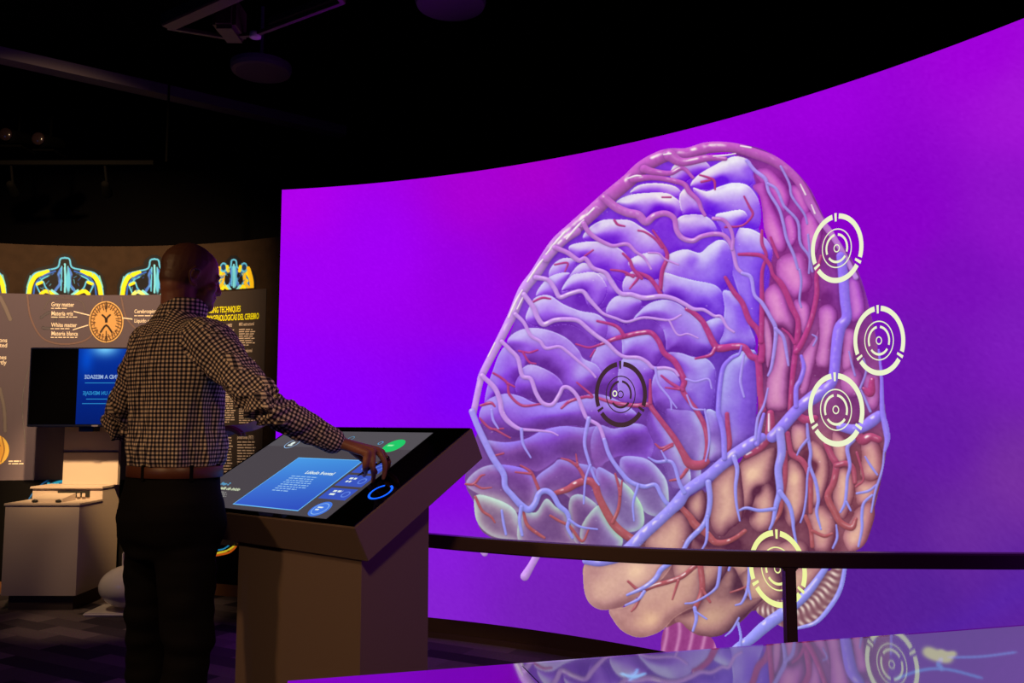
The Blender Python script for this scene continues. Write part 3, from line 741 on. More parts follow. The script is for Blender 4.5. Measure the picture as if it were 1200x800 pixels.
def marker(px, py, rx, ry, m, name, label, scale=1.):
    ph, z = cyl_hit(px, py, SC); e, _ = cyl_hit(px+rx, py, SC); kx = (e-ph)*SC[2]; P = cylp(SC, ph, z); kz = ry/FPX*(P.y*CP+(z-EYE)*SP)
    bm = bmesh.new()
    def arc(r0, r1, t0, t1, n=40, sk=1.):
        V = []
        for k in range(n+1):
            t = t0+(t1-t0)*k/n; row = []
            for r in (r0, r1): row.append(bm.verts.new(cylp(SC, ph+kx*r*math.cos(t)/SC[2], z+kz*r*math.sin(t), .007)))
            V.append(row)
        for a, b in zip(V[:-1], V[1:]): bm.faces.new((a[0], a[1], b[1], b[0]))
    g = .13
    for c in (PI/2, PI/2+2*PI/3, PI/2+4*PI/3):
        arc(.85, 1., c+g, c+2*PI/3-g); arc(.78, 1.02, c-.045, c+.045, 4)
        arc(.36, .43, c+.16, c+2*PI/3-.16)
    arc(.535, .57, 0, 2*PI, 64); arc(.085, .12, 0, 2*PI, 24)
    o = bmobj(name, bm, m, scr); o['label'] = label; return o
m_ring = emis('marker_white', (238, 244, 205)); m_ring2 = emis('marker_lime', (240, 246, 160)); m_rdark = emis('marker_brown', (66, 42, 52))
marker(981.5, 291, 31.5, 41, m_ring, 'target_marker', 'white target ring highest on the screen')
marker(1031, 399, 31, 41, m_ring, 'target_marker', 'white target ring nearest the right side of the brain')
marker(980.5, 480, 33.5, 43, m_ring, 'target_marker', 'white target ring over the big blue vein')
marker(912, 666, 34.5, 44.5, m_ring2, 'target_marker', 'yellowish target ring crossed by the handrail')
marker(728, 462, 31, 38.5, m_rdark, 'target_marker', 'dark brown target ring on the purple frontal lobe')
ph, z = cyl_hit(721.5, 461, SC); bm = bmesh.new(); V = [[bm.verts.new(cylp(SC, ph+r*math.cos(t)/SC[2], z+r*1.15*math.sin(t), .009)) for r in (.0085, .0145)] for t in [2*PI*k/24 for k in range(24)]]
for k in range(24): a, b = V[k], V[(k+1) % 24]; bm.faces.new((a[0], a[1], b[1], b[0]))
bmobj('cursor_dot', bm, m_ring, scr)['label'] = 'small white cursor circle'

# ------------------------------------------------------------------ guard rail
rail = empty('guard_rail', (.8, 2.5, 0)); tag(rail, 'dark bronze guard rail curving in front of the screen', 'rail')
pts = [(300, 609), (400, 621.5), (500, 632.5), (600, 641), (700, 647.5), (780, 651.5), (924, 655.2), (1060, 656.3), (1200, 657), (1400, 657)]
RZ = .79
RP = cr([tuple(at_z(x, y, RZ)) for x, y in pts], False, 8)
bm = bmesh.new(); rings = []
for i, c in enumerate(RP):
    c = Vector(c); d = Vector(RP[min(i+1, len(RP)-1)])-Vector(RP[max(i-1, 0)]); d.z = 0; d.normalize(); s = Vector((-d.y, d.x, 0))
    rings.append([c+s*(.020*x)+Vector((0, 0, .0245*y)) for x, y in ((-1, -.8), (-.8, -1), (.8, -1), (1, -.8), (1, .8), (.8, 1), (-.8, 1), (-1, .8))])
ringmesh(bm, rings); bmobj('handrail', bm, M['rail'], rail)
for x, y in ((405, 622), (924, 655.2), (1390, 657)):
    c = at_z(x, y, 0*0+RZ); bm = bmesh.new(); box(bm, (-.0175, -.0175, 0), (.0175, .0175, RZ-.02), .004, Matrix.Translation((c.x, c.y, 0))@Matrix.Rotation(.1, 4, 'Z'))
    box(bm, (-.026, -.0175, RZ-.034), (.026, .0175, RZ-.02), .005, Matrix.Translation((c.x, c.y, 0)))
    box(bm, (-.05, -.05, 0), (.05, .05, .008), .002, Matrix.Translation((c.x, c.y, 0))); bmobj('post', bm, M['rail'], rail)

# ------------------------------------------------------------------ glossy table in the foreground
TZ = .91
A = at_z(334, 797, TZ); B = at_z(1200, 731, TZ); d = (B-A).normalized(); nb = Vector((d.y, -d.x, 0)); B2 = A+d*1.75
tab = empty('touch_table', (A.x+.6, A.y-.3, 0)); tag(tab, 'glossy touch table top in the foreground mirroring the purple screen', 'table')
TM = Matrix(((d.x, -nb.x*-1, 0, A.x), (d.y, nb.y, 0, A.y), (0, 0, 1, 0), (0, 0, 0, 1)))
TM = Matrix.Translation((A.x, A.y, 0)) @ Matrix.Rotation(math.atan2(d.y, d.x), 4, 'Z')
mt = bpy.data.materials.new('table_glass'); mt.use_nodes = True; nt = mt.node_tree; nt.nodes.clear()
gl = nt.nodes.new('ShaderNodeBsdfGlossy'); gl.inputs['Roughness'].default_value = .035; gl.inputs['Color'].default_value = (.92, .92, .92, 1)
df = nt.nodes.new('ShaderNodeBsdfDiffuse'); df.inputs[0].default_value = (.05, .045, .06, 1); mx = nt.nodes.new('ShaderNodeMixShader'); lw = nt.nodes.new('ShaderNodeFresnel'); lw.inputs['IOR'].default_value = 14.
out = nt.nodes.new('ShaderNodeOutputMaterial'); nt.links.new(lw.outputs[0], mx.inputs[0]); nt.links.new(df.outputs[0], mx.inputs[1]); nt.links.new(gl.outputs[0], mx.inputs[2]); nt.links.new(mx.outputs[0], out.inputs[0])
bm = bmesh.new(); box(bm, (0, -.95, TZ-.05), (1.75, 0, TZ), .003, TM); bmobj('table_top', bm, mt, tab)
bm = bmesh.new(); box(bm, (.12, -.85, .08), (1.63, -.1, TZ-.051), .01, TM); box(bm, (.2, -.8, 0), (1.55, -.18, .08), 0, TM); bmobj('body', bm, M['tablebody'], tab)
# its own display: faint lavender picture of nerve cells under the glass
def nerve(px, py): pass
md = bpy.data.materials.new('table_display'); md.use_nodes = True; nt = md.node_tree; nt.nodes.clear()
em = nt.nodes.new('ShaderNodeEmission'); em.inputs[1].default_value = 1.; at_ = nt.nodes.new('ShaderNodeAttribute'); at_.attribute_name = 'picture'; nt.links.new(at_.outputs['Color'], em.inputs[0])
gl = nt.nodes.new('ShaderNodeBsdfGlossy'); gl.inputs['Roughness'].default_value = .03; gl.inputs['Color'].default_value = (.92, .92, .92, 1); lw = nt.nodes.new('ShaderNodeFresnel'); lw.inputs['IOR'].default_value = 5.
ad = nt.nodes.new('ShaderNodeMixShader'); out = nt.nodes.new('ShaderNodeOutputMaterial'); nt.links.new(lw.outputs[0], ad.inputs[0]); nt.links.new(em.outputs[0], ad.inputs[1]); nt.links.new(gl.outputs[0], ad.inputs[2]); nt.links.new(ad.outputs[0], out.inputs[0])
n_u, n_v = 420, 240; U, Vv = np.meshgrid(np.linspace(.30, 1.70, n_u), np.linspace(-.9, -.012, n_v))
X = A.x+U*d.x-Vv*d.y*1; Y = A.y+U*d.y+Vv*d.x
px, py = proj(X, Y, np.full(X.shape, TZ+.0008))
C = np.zeros(X.shape+(3,))+np.array([98, 94, 128.]); C *= (.55+.45*np.clip((U-.3)/.35, 0, 1))[..., None]
def glow(x, y, r, c, k, e=1.): 
    global C
    g = np.exp(-(((px-x)**2)/r**2+((py-y)/e)**2/r**2)); C += np.array(c, float)*(g*k)[..., None]
def line(P, r, c, k):
    global C
    P = cr(P, False, 10)
    for a, b in zip(P[:-1], P[1:]):
        e = b-a; t = np.clip(((px-a[0])*e[0]+(py-a[1])*e[1])/(e@e), 0, 1); g = np.exp(-((px-a[0]-t*e[0])**2+(py-a[1]-t*e[1])**2)/r**2)
        C = np.maximum(C, C*(1-(g*k)[..., None])+np.array(c, float)*(g*k)[..., None])
line([(1086, 763), (1098, 768), (1112, 771)], 4.5, (205, 215, 90), 1); line([(1102, 764), (1108, 768), (1118, 766)], 3, (205, 215, 90), .9)
line([(1112, 770), (1150, 769), (1190, 764)], 1.6, (110, 150, 205), .8); line([(1103, 772), (1100, 778), (1104, 784)], 2, (110, 160, 205), .8)
line([(1050, 795), (1080, 785), (1110, 784), (1150, 794)], 1.8, (100, 150, 200), .8)
glow(742, 792, 6, (60, 140, 220), .8, .7); line([(728, 789), (742, 793), (756, 789)], 1.5, (110, 200, 250), .8); line([(738, 797), (744, 790), (747, 784)], 1.3, (110, 190, 250), .8)
me = bpy.data.meshes.new('display'); idx = np.arange(n_u*n_v).reshape(n_v, n_u); F = np.stack([idx[:-1, :-1], idx[:-1, 1:], idx[1:, 1:], idx[1:, :-1]], -1).reshape(-1, 4)
me.from_pydata(np.stack([X, Y, np.full(X.shape, TZ+.0008)], -1).reshape(-1, 3).tolist(), [], F.tolist()); a = me.color_attributes.new('picture', 'FLOAT_COLOR', 'POINT')
a.data.foreach_set('color', np.concatenate([lin(np.clip(C, 0, 255)).reshape(-1, 3), np.ones((n_u*n_v, 1))], 1).astype(np.float32).ravel()); link('display', me, md, tab)['label'] = 'faint lavender display with glowing nerve cells'

# ------------------------------------------------------------------ touch kiosk
yaw, tilt, KW, KL, KT = .6702, .5004, .9639, .5898, .1176
Kc = Vector((-.45619, 2.50468, .92)); Ke = Vector((math.cos(yaw), -math.sin(yaw), 0)); Kg = Vector((math.sin(yaw), math.cos(yaw), 0))
Ku = Kg*math.cos(tilt)+Vector((0, 0, math.sin(tilt))); Kn = -Kg*math.sin(tilt)+Vector((0, 0, math.cos(tilt)))
def KM(off=0.): return Matrix(((Ke.x, Ku.x, Kn.x, Kc.x+Kn.x*off), (Ke.y, Ku.y, Kn.y, Kc.y+Kn.y*off), (Ke.z, Ku.z, Kn.z, Kc.z+Kn.z*off), (0, 0, 0, 1)))
def kxy(px, py):
    r = ray(px, py); n = np.array(Kn); c = np.array(Kc)-[0, 0, EYE]; P = r*((c@n)/(r@n))-c; return float(P@np.array(Ke)), float(P@np.array(Ku))
kio = empty('touch_kiosk', (-.75, 2.9, 0)); tag(kio, 'brown kiosk with a sloping touchscreen at the visitor\'s hand', 'kiosk')
bm = bmesh.new(); box(bm, (-KW, 0, -KT), (0, KL, 0), .002, KM()); bmobj('head_housing', bm, M['kiosk'], kio)
# column: slanted top follows the head
F0 = Kc+Kn*(-KT)-Ke*.042+Kg*.012; cw, cd = .622, .285
def ztop(p): return Kc.z+(-KT)/math.cos(tilt)+((Vector((p.x, p.y, 0))-Vector((Kc.x, Kc.y, 0))).dot(Kg))*math.tan(tilt)+.004
bm = bmesh.new(); foot = [Vector((F0.x, F0.y, 0))+(-Ke*cw if a else Vector())+(Kg*cd if b else Vector()) for a, b in ((0, 0), (1, 0), (1, 1), (0, 1))]
ringmesh(bm, [foot, [Vector((p.x, p.y, ztop(p))) for p in foot]]); bmobj('column', bm, M['kiosk'], kio)
bm = bmesh.new(); box(bm, (-KW+.004, .004, 0), (-.004, KL-.004, .003), .001, KM(.0003)); bmobj('glass', bm, M['glass'], kio)
def kflat(name, P, m, off, parent=kio, hole=None):
    bm = bmesh.new(); top = [bm.verts.new(KM(off)@Vector((x, y, 0))) for x, y in P]; bm.faces.new(top)
    return bmobj(name, bm, m, parent)
def rect(x0, y0, x1, y1): return [(x0, y0), (x1, y0), (x1, y1), (x0, y1)]
def kring(name, c, r0, r1, m, off, parent, t0=0, t1=2*PI, n=48, ky=1.):
    bm = bmesh.new(); V = [[bm.verts.new(KM(off)@Vector((c[0]+r*math.cos(t0+(t1-t0)*k/n), c[1]+ky*r*math.sin(t0+(t1-t0)*k/n), 0))) for r in (r0, r1)] for k in range(n+1)]
    for a, b in zip(V[:-1], V[1:]): bm.faces.new((a[0], a[1], b[1], b[0]))
    return bmobj(name, bm, m, parent)
def kdisc(name, c, r, m, off, parent, ky=1.): return kflat(name, [(c[0]+r*math.cos(2*PI*k/40), c[1]+ky*r*math.sin(2*PI*k/40)) for k in range(40)], m, off, parent)
m_disp = bpy.data.materials.new('touchscreen_grey'); m_disp.use_nodes = True; b = m_disp.node_tree.nodes['Principled BSDF']; b.inputs['Base Color'].default_value = (.004, .004, .005, 1); b.inputs['Roughness'].default_value = .12
b.inputs['Emission Color'].default_value = tuple(lin((74, 68, 74)))+(1,); b.inputs['Emission Strength'].default_value = 1.
disp = kflat('display', rect(-.945, .022, -.146, .548), m_disp, .0042)
kflat('header_band', rect(-.945, .43, -.146, .548), emis('header_grey', (84, 80, 86)), .0044, disp)
# blue window, gradient by its own pixels
def grad_mat(name, c0, c1, y0, y1):
    m = emis(name, c0); nt = m.node_tree; a = nt.nodes.new('ShaderNodeAttribute'); a.attribute_name = 'picture'; nt.links.new(a.outputs['Color'], nt.nodes['Emission'].inputs[0]); return m
wx0, wy0, wx1, wy1 = -.657, .048, -.311, .350
kflat('window_border', rect(wx0-.004, wy0-.004, wx1+.004, wy1+.004), emis('border_cyan', (110, 190, 250)), .0046, disp)
me = bpy.data.meshes.new('message_window'); nx, ny = 12, 24; vs = []; cs = []
for j in range(ny+1):
    for i in range(nx+1):
        s, t = i/nx, j/ny; vs.append(KM(.0048)@Vector((wx0+(wx1-wx0)*s, wy0+(wy1-wy0)*t, 0)))
        c = np.array([48, 78, 190.])*(1-t)+np.array([66, 140, 220.])*t+np.array([8, 14, 10.])*(1-s); cs.append(list(lin(c))+[1])
me.from_pydata(vs, [], [(j*(nx+1)+i, j*(nx+1)+i+1, (j+1)*(nx+1)+i+1, (j+1)*(nx+1)+i) for j in range(ny) for i in range(nx)])
a = me.color_attributes.new('picture', 'FLOAT_COLOR', 'POINT'); a.data.foreach_set('color', np.array(cs, np.float32).ravel()); link('message_window', me, emis_attr('window_blue'), disp)['label'] = 'blue text window'
m_wt = emis('screen_white', (225, 240, 235)); m_pale = emis('screen_pale_blue', (150, 195, 240)); m_gr = emis('screen_text_grey', (150, 150, 145)); m_cy = emis('screen_cyan', (90, 170, 215))
def ktext(s, x, y, size, m, align='LEFT', off=.0052, sx=1.): return text_mesh('display_text', s, size, KM(off)@Matrix.Translation((x, y, 0)), m, disp, sx, .0001, align)
random.seed(5)
def klines(name, x, y, wd, n, dy, h, m, off=.0052):
    bm = bmesh.new()
    for k in range(n):
        xx = x; L = wd*(random.uniform(.75, 1.) if k < n-1 else .55)
        while xx < x+L:
            q = random.uniform(.008, .026); q = min(q, x+L-xx)
            bm.faces.new([bm.verts.new(KM(off)@Vector(v)) for v in ((xx, y-k*dy, 0), (xx+q, y-k*dy, 0), (xx+q, y-k*dy+h, 0), (xx, y-k*dy+h, 0))]); xx += q+.005
    o = bmobj(name, bm, m, disp); return o
ktext('Lóbulo frontal', -.512, .252, .026, m_wt)
klines('text_lines', -.560, .230, .155, 8, .0128, .0050, m_pale)
ktext('Step 2', -.885, .150, .022, m_cy); ktext('Pantalla de inicio', -.885, .122, .023, emis('screen_cream', (215, 228, 190)))
klines('text_lines', -.885, .104, .135, 7, .0115, .0045, m_gr)
for (x, y, s1, s2) in ((403, 577, 'Lóbulo', 'parietal'), (418, 560, 'Lóbulo', 'occipital')):
    pass
m_tile = emis('tile_blue', (58, 84, 190)); m_tile2 = emis('tile_edge_blue', (96, 130, 225))
tx0, tx1 = -.292, -.163
for (y0, y1, l1, l2) in ((.120, .182, 'View', 'lobes'), (.196, .262, 'Vista', 'lateral'), (.276, .345, 'Vista', 'superior')):
    kflat('button_tile', rect(tx0, y0, tx1, y1), m_tile, .0046, disp)
    klines('text_lines', tx0+.028, y0+.040, .045, 2, .018, .010, m_wt, .0050)
    kring('tile_icon', (tx1-.028, (y0+y1)/2), .012, .017, m_tile2, .0050, disp)
cxy = (-.2225, .066)
kdisc('round_button', cxy, .040, emis('button_blue', (70, 120, 225)), .0046, disp)['label'] = 'round blue button'
kring('button_ring', cxy, .028, .0305, m_pale, .0050, disp); klines('text_lines', cxy[0]-.018, cxy[1]+.004, .036, 2, .012, .007, m_wt, .0050)
g = kxy(461, 523.5); kdisc('round_button', (g[0]+.004, g[1]), .043, emis('button_green', (34, 200, 104)), .0048, disp)['label'] = 'round green button'
klines('text_lines', g[0]-.026, g[1]-.004, .058, 1, .01, .010, emis('pale_green', (150, 240, 170)), .0052)
g = kxy(343, 521); kring('icon_ring', g, .030, .033, m_pale, .0050, disp); kdisc('icon_bust', (g[0], g[1]+.004), .010, m_wt, .0050, disp); kflat('icon_bust', rect(g[0]-.013, g[1]-.016, g[0]+.013, g[1]-.006), m_wt, .0050, disp)
for xx in (-.64, -.52): kring('icon_ring', (xx, .498), .012, .014, m_cy, .0050, disp); klines('text_lines', xx-.02, .468, .05, 2, .012, .005, m_cy)
kring('icon_ring', (-.335, .47), .008, .011, m_cy, .0050, disp)
g = kxy(446.5, 577.5); kring('lit_touch_ring', g, .034, .0415, emis('ring_blue', (20, 90, 255), 1.6), .0042, kio, PI*.62, PI*2.40)['label'] = 'glowing blue ring on the black glass'

# ------------------------------------------------------------------ curved graphic wall on the left
GW = (-3.0, 3.52, 2.8)
def gphi(px, py): return cyl_hit(px, py, GW)
gw = empty('graphic_wall', (-3, 6.3, 0)); tag(gw, 'curved dark graphic wall with brain scans and bilingual text panels', 'display wall')
bm = bmesh.new(); cyl_slab(bm, GW, -1.0, .70, 0.08, 2.53, 0, -.08, 50); bmobj('backing', bm, mat('graphic_print_brown', (62, 46, 32), .75, spec=.15, noise_amt=.35, nscale=14), gw)
bm = bmesh.new(); cyl_slab(bm, GW, -1.0, .70, 0, .08, .006, -.08, 50); bmobj('baseboard', bm, M['base'], gw)
bm = bmesh.new(); cyl_slab(bm, GW, -1.0, .70, .08, gphi(60, 562)[1], .003, .0005, 50); bmobj('lower_band', bm, mat('graphic_print_black', (10, 8, 9), .7, spec=.1), gw)
zt_, zb_ = gphi(60, 345)[1], gphi(60, 562)[1]; pr, _ = gphi(243, 400)
bm = bmesh.new(); cyl_slab(bm, GW, -1.0, pr, zb_, zt_, .006, .001, 50); bmobj('text_panel', bm, M['panel'], gw)['label'] = 'grey text panel behind the television'
p0_, z1_ = gphi(246, 342); p1_, z2_ = gphi(313, 338)
bm = bmesh.new(); cyl_slab(bm, GW, p0_+.004, p1_, .35, z2_-.0, .006, .001, 20); bmobj('text_panel', bm, mat('printed_panel_dark', (84, 74, 70), .7, spec=.2), gw)['label'] = 'darker grey panel headed in yellow'
class Paint:
    def __init__(s, x0, y0, x1, y1, S=2.2):
        s.x0, s.y0, s.S = x0, y0, S; W = int((x1-x0)*S); H = int((y1-y0)*S); s.gx, s.gy = np.meshgrid(x0+(np.arange(W)+.5)/S, y0+(np.arange(H)+.5)/S); s.C = np.zeros((H, W, 3)); s.al = np.zeros((H, W))
    def stroke(s, P, r, c, soft=.6, k=1., n=6):
        P = cr(P, False, n)
        D = np.full(s.gx.shape, 1e9)
        for a, b in zip(P[:-1], P[1:]):
            e = b-a; t = np.clip(((s.gx-a[0])*e[0]+(s.gy-a[1])*e[1])/(e@e+1e-9), 0, 1); D = np.minimum(D, np.hypot(s.gx-a[0]-t*e[0], s.gy-a[1]-t*e[1]))
        A = np.clip((r-D)/soft+.5, 0, 1)*k; s.put(A, c)
    def blob(s, x, y, rx, ry, c, soft=.25, k=1.):
        A = np.clip((1-np.hypot((s.gx-x)/rx, (s.gy-y)/ry))/soft+.5, 0, 1)*k; s.put(A, c)
    def put(s, A, c):
        s.C = s.C*(1-A[..., None])+np.array(c, float)*A[..., None]; s.al = np.maximum(s.al, A)
    def fun(s): return sampler(s.C, s.al, s.x0, s.y0, s.S)
CY, YE, BL, DK = (90, 190, 225), (248, 225, 20), (40, 95, 190), (14, 12, 12)
m_scan = print_attr('scan_print_glow', .55)  # unlit print, given its own glow to stay vivid under warm light
def scan(cx_, base, w, h, kind, clip=None):
    """skull-base scan, symmetric about cx_: base = y of the cut, w half width, h height"""
    q = Paint(cx_-w-4, base-h-4, cx_+w+4, base+1, 2.6); f = lambda u, v: (cx_+u*w, base-v*h)
    rs = random.Random(int(cx_))
    for s in (-1, 1):
        q.stroke([f(s*.0, .96), f(s*.16, .86), f(s*.22, .70), f(s*.5, .62), f(s*.8, .52), f(s*.93, .3), f(s*.99, 0)], 6.2, DK)
    q.blob(cx_, base-h*.1, w*.85, h*.62, DK, .1)
    for s in (-1, 1):
        o = [f(0, .97), f(s*.12, .93), f(s*.19, .72), f(s*.5, .64), f(s*.8, .55), f(s*.95, .3), f(s*1.0, -.02)]
        q.stroke(o, 1.0, CY); 
        q.stroke([f(s*.45, .60), f(s*.74, .50), f(s*.88, .28), f(s*.94, 0)], 2.6, YE)
        q.stroke([f(s*.25, .62), f(s*.55, .5), f(s*.76, .3), f(s*.82, -.02)], 1.0, BL); q.stroke([f(s*.3, .55), f(s*.55, .44), f(s*.66, .34)], .9, CY)
        q.stroke([f(s*.9, .5), f(s*.99, .2)], .6, (120, 210, 190))
        q.stroke([f(s*.62, .0), f(s*.74, .28), f(s*.58, .36), f(s*.5, .2), f(s*.36, .04)], .9, CY); q.stroke([f(s*.6, .33), f(s*.72, .28)], 1.6, YE)
        q.stroke([f(s*.10, .68), f(s*.17, .5), f(s*.13, .3), f(s*.22, .16), f(s*.3, .05)], 1.6, (70, 120, 205)); q.stroke([f(s*.08, .74), f(s*.09, .4), f(s*.1, .12)], .8, CY)
        q.stroke([f(s*.28, .02), f(s*.5, .1), f(s*.62, .02)], 2.2, YE if kind != 1 or s > 0 else (230, 240, 120)); q.stroke([f(s*.18, .0), f(s*.34, .12)], 1.4, (130, 220, 220))
        q.blob(cx_+s*w*.3, base-h*.42, w*.13, h*.14, DK, .4)
        if kind == 2: q.blob(*f(s*.55, .72), w*.2, h*.17, CY, .3); q.blob(*f(s*.55, .72), w*.12, h*.1, (20, 50, 90), .3); q.stroke([f(s*.35, .75), f(s*.3, .6)], 1.8, YE); q.stroke([f(s*.78, .7), f(s*.95, .3), f(s*.97, 0)], 2.2, (250, 195, 20)); q.stroke([f(s*.55, .5), f(s*.62, .2), f(s*.8, .05)], 2, (240, 190, 30))
        for _ in range(14):
            u, v = s*rs.uniform(.02, .75), rs.uniform(.02, .6); q.stroke([f(u, v), f(u+rs.uniform(-.08, .08), v+rs.uniform(-.12, .12))], .45, rs.choice((CY, BL, (60, 150, 200))), k=.8)
    q.stroke([f(0, .8), f(.01, .4), f(0, .08)], 1.2, (120, 215, 230)); q.blob(*f(.09, .35), w*.06, h*.3, (90, 190, 220), .4)
    if clip: 
        q.al = q.al*clip(q.gx)
    a, b = gphi(cx_-w-4, base)[0], gphi(cx_+w+4, base)[0]; zt, zb = gphi(cx_, base-h-4)[1], gphi(cx_, base)[1]
    picture_mesh('brain_scan', GW, a, b, zb, zt, int((2*w+8)*1.7), int((h+5)*1.7), .004, q.fun(), m_scan, gw)
scan(76, 345.5, 45, 45, 0); scan(181, 346, 40, 44, 1); scan(-32, 344, 39, 44, 0); scan(274, 339, 22, 36, 2)
# axial brain slice
q = Paint(100, 350, 148, 405, 3.2)
E_, K_ = (242, 190, 110), (36, 22, 14)
q.blob(124.5, 377, 20.5, 24.5, E_, .04); q.blob(124.5, 377, 18.8, 22.8, (70, 44, 26), .04); q.blob(124.5, 377, 17.8, 21.8, (222, 165, 92), .06)
rs = random.Random(4)
for k in range(34):
    t = 2*PI*k/34; r0, r1 = 1.0, rs.uniform(.66, .8); t2 = t+rs.uniform(-.12, .12)
    q.stroke([(124.5+17.5*math.cos(t)*r0, 377+21.5*math.sin(t)*r0), (124.5+17.5*math.cos(t2)*r1, 377+21.5*math.sin(t2)*r1)], .5, (78, 50, 28), .5)
    q.stroke([(124.5+17.5*math.cos(t+.08)*.86, 377+21.5*math.sin(t+.08)*.86), (124.5+17.5*math.cos(t+.2)*.8, 377+21.5*math.sin(t+.2)*.8)], .4, (120, 80, 45), .5)
q.stroke([(120, 369), (123.5, 372.5), (124, 377)], 1.0, K_); q.stroke([(129, 369), (125.5, 372.5), (125, 377)], 1.0, K_)
q.stroke([(118, 389), (122, 383), (124.5, 381)], 1.0, K_); q.stroke([(131, 389), (127, 383), (124.5, 381)], 1.0, K_); q.stroke([(124.5, 354), (124.5, 365)], .5, K_); q.stroke([(124.5, 388), (124.5, 400)], .5, K_)
a, b = gphi(102, 377)[0], gphi(147, 377)[0]
picture_mesh('brain_slice', GW, a, b, gphi(124, 404)[1], gphi(124, 351)[1], 110, 130, .009, q.fun(), print_attr('slice_print_glow', .28), gw)  # slice print also carries a weak added glow
# lower round scan seen beside the stand
q = Paint(20, 550, 160, 690, 2.0)
q.blob(82, 611, 56, 56, (20, 90, 150), .03); q.blob(82, 611, 54, 54, (8, 12, 20), .03); q.blob(82, 611, 50, 50, (60, 190, 220), .03); q.blob(82, 611, 46, 46, (235, 225, 40), .05)
rs = random.Random(9)
for k in range(240):
    t = rs.uniform(0, 2*PI); r = rs.uniform(22, 46); x, y = 82+r*math.cos(t), 611+r*math.sin(t); q.stroke([(x, y), (x+rs.uniform(-5, 5), y+rs.uniform(-5, 5))], rs.uniform(.8, 2.2), rs.choice(((30, 130, 190), (40, 170, 200), (235, 225, 40), (20, 70, 140))))
q.blob(82, 611, 24, 24, (25, 110, 170), .1)
q.al = q.al*(q.gy > 562)
picture_mesh('brain_scan', GW, gphi(22, 600)[0], gphi(150, 600)[0], gphi(60, 668)[1], gphi(60, 562.5)[1], 200, 180, .006, q.fun(), m_scan, gw)
q = Paint(235, 618, 285, 660, 2.0); q.stroke([(250, 651), (266, 648), (274, 643), (278, 637)], 1.5, (225, 100, 20)); q.stroke([(250, 648.5), (264, 645.5), (272, 641), (277, 635)], 1.3, (240, 225, 50)); q.stroke([(250, 645), (262, 643), (269, 638)], 1.2, (40, 150, 200))
picture_mesh('brain_scan', GW, gphi(236, 640)[0], gphi(284, 640)[0], gphi(260, 659)[1], gphi(260, 619)[1], 80, 70, .006, q.fun(), m_scan, gw)
# yellow brain drawing at the far left of the panel, and its small ones
q = Paint(-30, 505, 20, 550, 2.0); q.blob(-8, 527, 19, 19, (240, 190, 80), .05); q.blob(-8, 527, 12, 16, (225, 160, 60), .2); q.stroke([(2, 512), (5, 527), (1, 541)], .7, (150, 95, 40)); q.stroke([(-20, 520), (-8, 515), (0, 522)], .8, (150, 95, 40))
picture_mesh('brain_slice', GW, gphi(-28, 527)[0], gphi(14, 527)[0], gphi(0, 548)[1], gphi(0, 507)[1], 80, 80, .008, q.fun(), print_attr('slice_print_yellow_glow', .28), gw)  # same added glow on the yellow print
# ghost outlines of the scans under the panel
q = Paint(-20, 345, 250, 560, 1.2); G = (120, 108, 112)
q.stroke([(32, 346), (36, 372), (50, 396), (76, 403), (104, 396), (117, 372), (120, 348)], 1.6, (140, 112, 108), 1.2); q.stroke([(52, 362), (58, 352), (76, 349), (95, 353), (100, 364)], 1.2, G, 1.2); q.stroke([(48, 372), (58, 366), (66, 372), (62, 384), (50, 384)], 2, (104, 98, 108), 2)
q.stroke([(0, 348), (6, 360), (12, 374)], 3, (136, 124, 122), 2); q.stroke([(142, 348), (148, 372), (164, 390)], 1.6, (136, 112, 110), 1.2); q.stroke([(0, 455), (5, 480), (6, 505)], 2.5, (130, 120, 118), 1.5); q.stroke([(34, 430), (26, 470), (30, 520)], 1., (128, 122, 128), 1.)
picture_mesh('ghost_print', GW, gphi(-18, 450)[0], gphi(240, 450)[0], gphi(60, 558)[1], gphi(60, 346)[1], 330, 260, .0075, q.fun(), print_attr('ghost_print', 0), gw)
def gtext(s, px, py, cap, m, sx=.8, align='LEFT', slope=0.):
    ph, z = gphi(px, py); P = cylp(GW, ph, z, .010); size = cap/FPX*P.y/.70
    o = text_mesh('printed_text', s, size, Matrix(), m, gw, sx, .0003, align)
    for v in o.data.vertices: x, y, q_ = v.co; v.co = cylp(GW, ph+x/GW[2], z+y, .010+q_)
    return o
def gbars(x0, y0, x1, n, dy, h=1.3, m=None, ragged=.25, seed=1, last=.6):
    bm = bmesh.new(); rs = random.Random(seed)
    for k in range(n):
        y = y0+k*dy; xe = x1-(x1-x0)*rs.uniform(0, ragged) if k < n-1 else x0+(x1-x0)*last; x = x0
        while x < xe:
            q = min(rs.uniform(2.5, 8), xe-x)
            a0, z0 = gphi(x, y); a1, z1 = gphi(x+q, y); _, zz = gphi(x, y+h)
            bm.faces.new([bm.verts.new(cylp(GW, *v, .009)) for v in ((a0, zz), (a1, zz), (a1, z0), (a0, z0))]); x += q+1.0
    return bmobj('text_lines', bm, m or M['cream'], gw)
for (s, y) in (('Gray matter', 359), ('Materia gris', 369.5), ('White matter', 383), ('Materia blanca', 393)): gtext(s, 60.5, y, 5., M['cream'], .72)
gbars(60.5, 360.8, 79, 1, 2, 1.1, ragged=0, last=1); gbars(60.5, 371, 91, 1, 2, 1.1, ragged=0, seed=2, last=1); gbars(60, 384.6, 82, 1, 2, 1.1, ragged=0, seed=3, last=1); gbars(60, 394.8, 91, 1, 2, 1.1, ragged=0, seed=4, last=1)
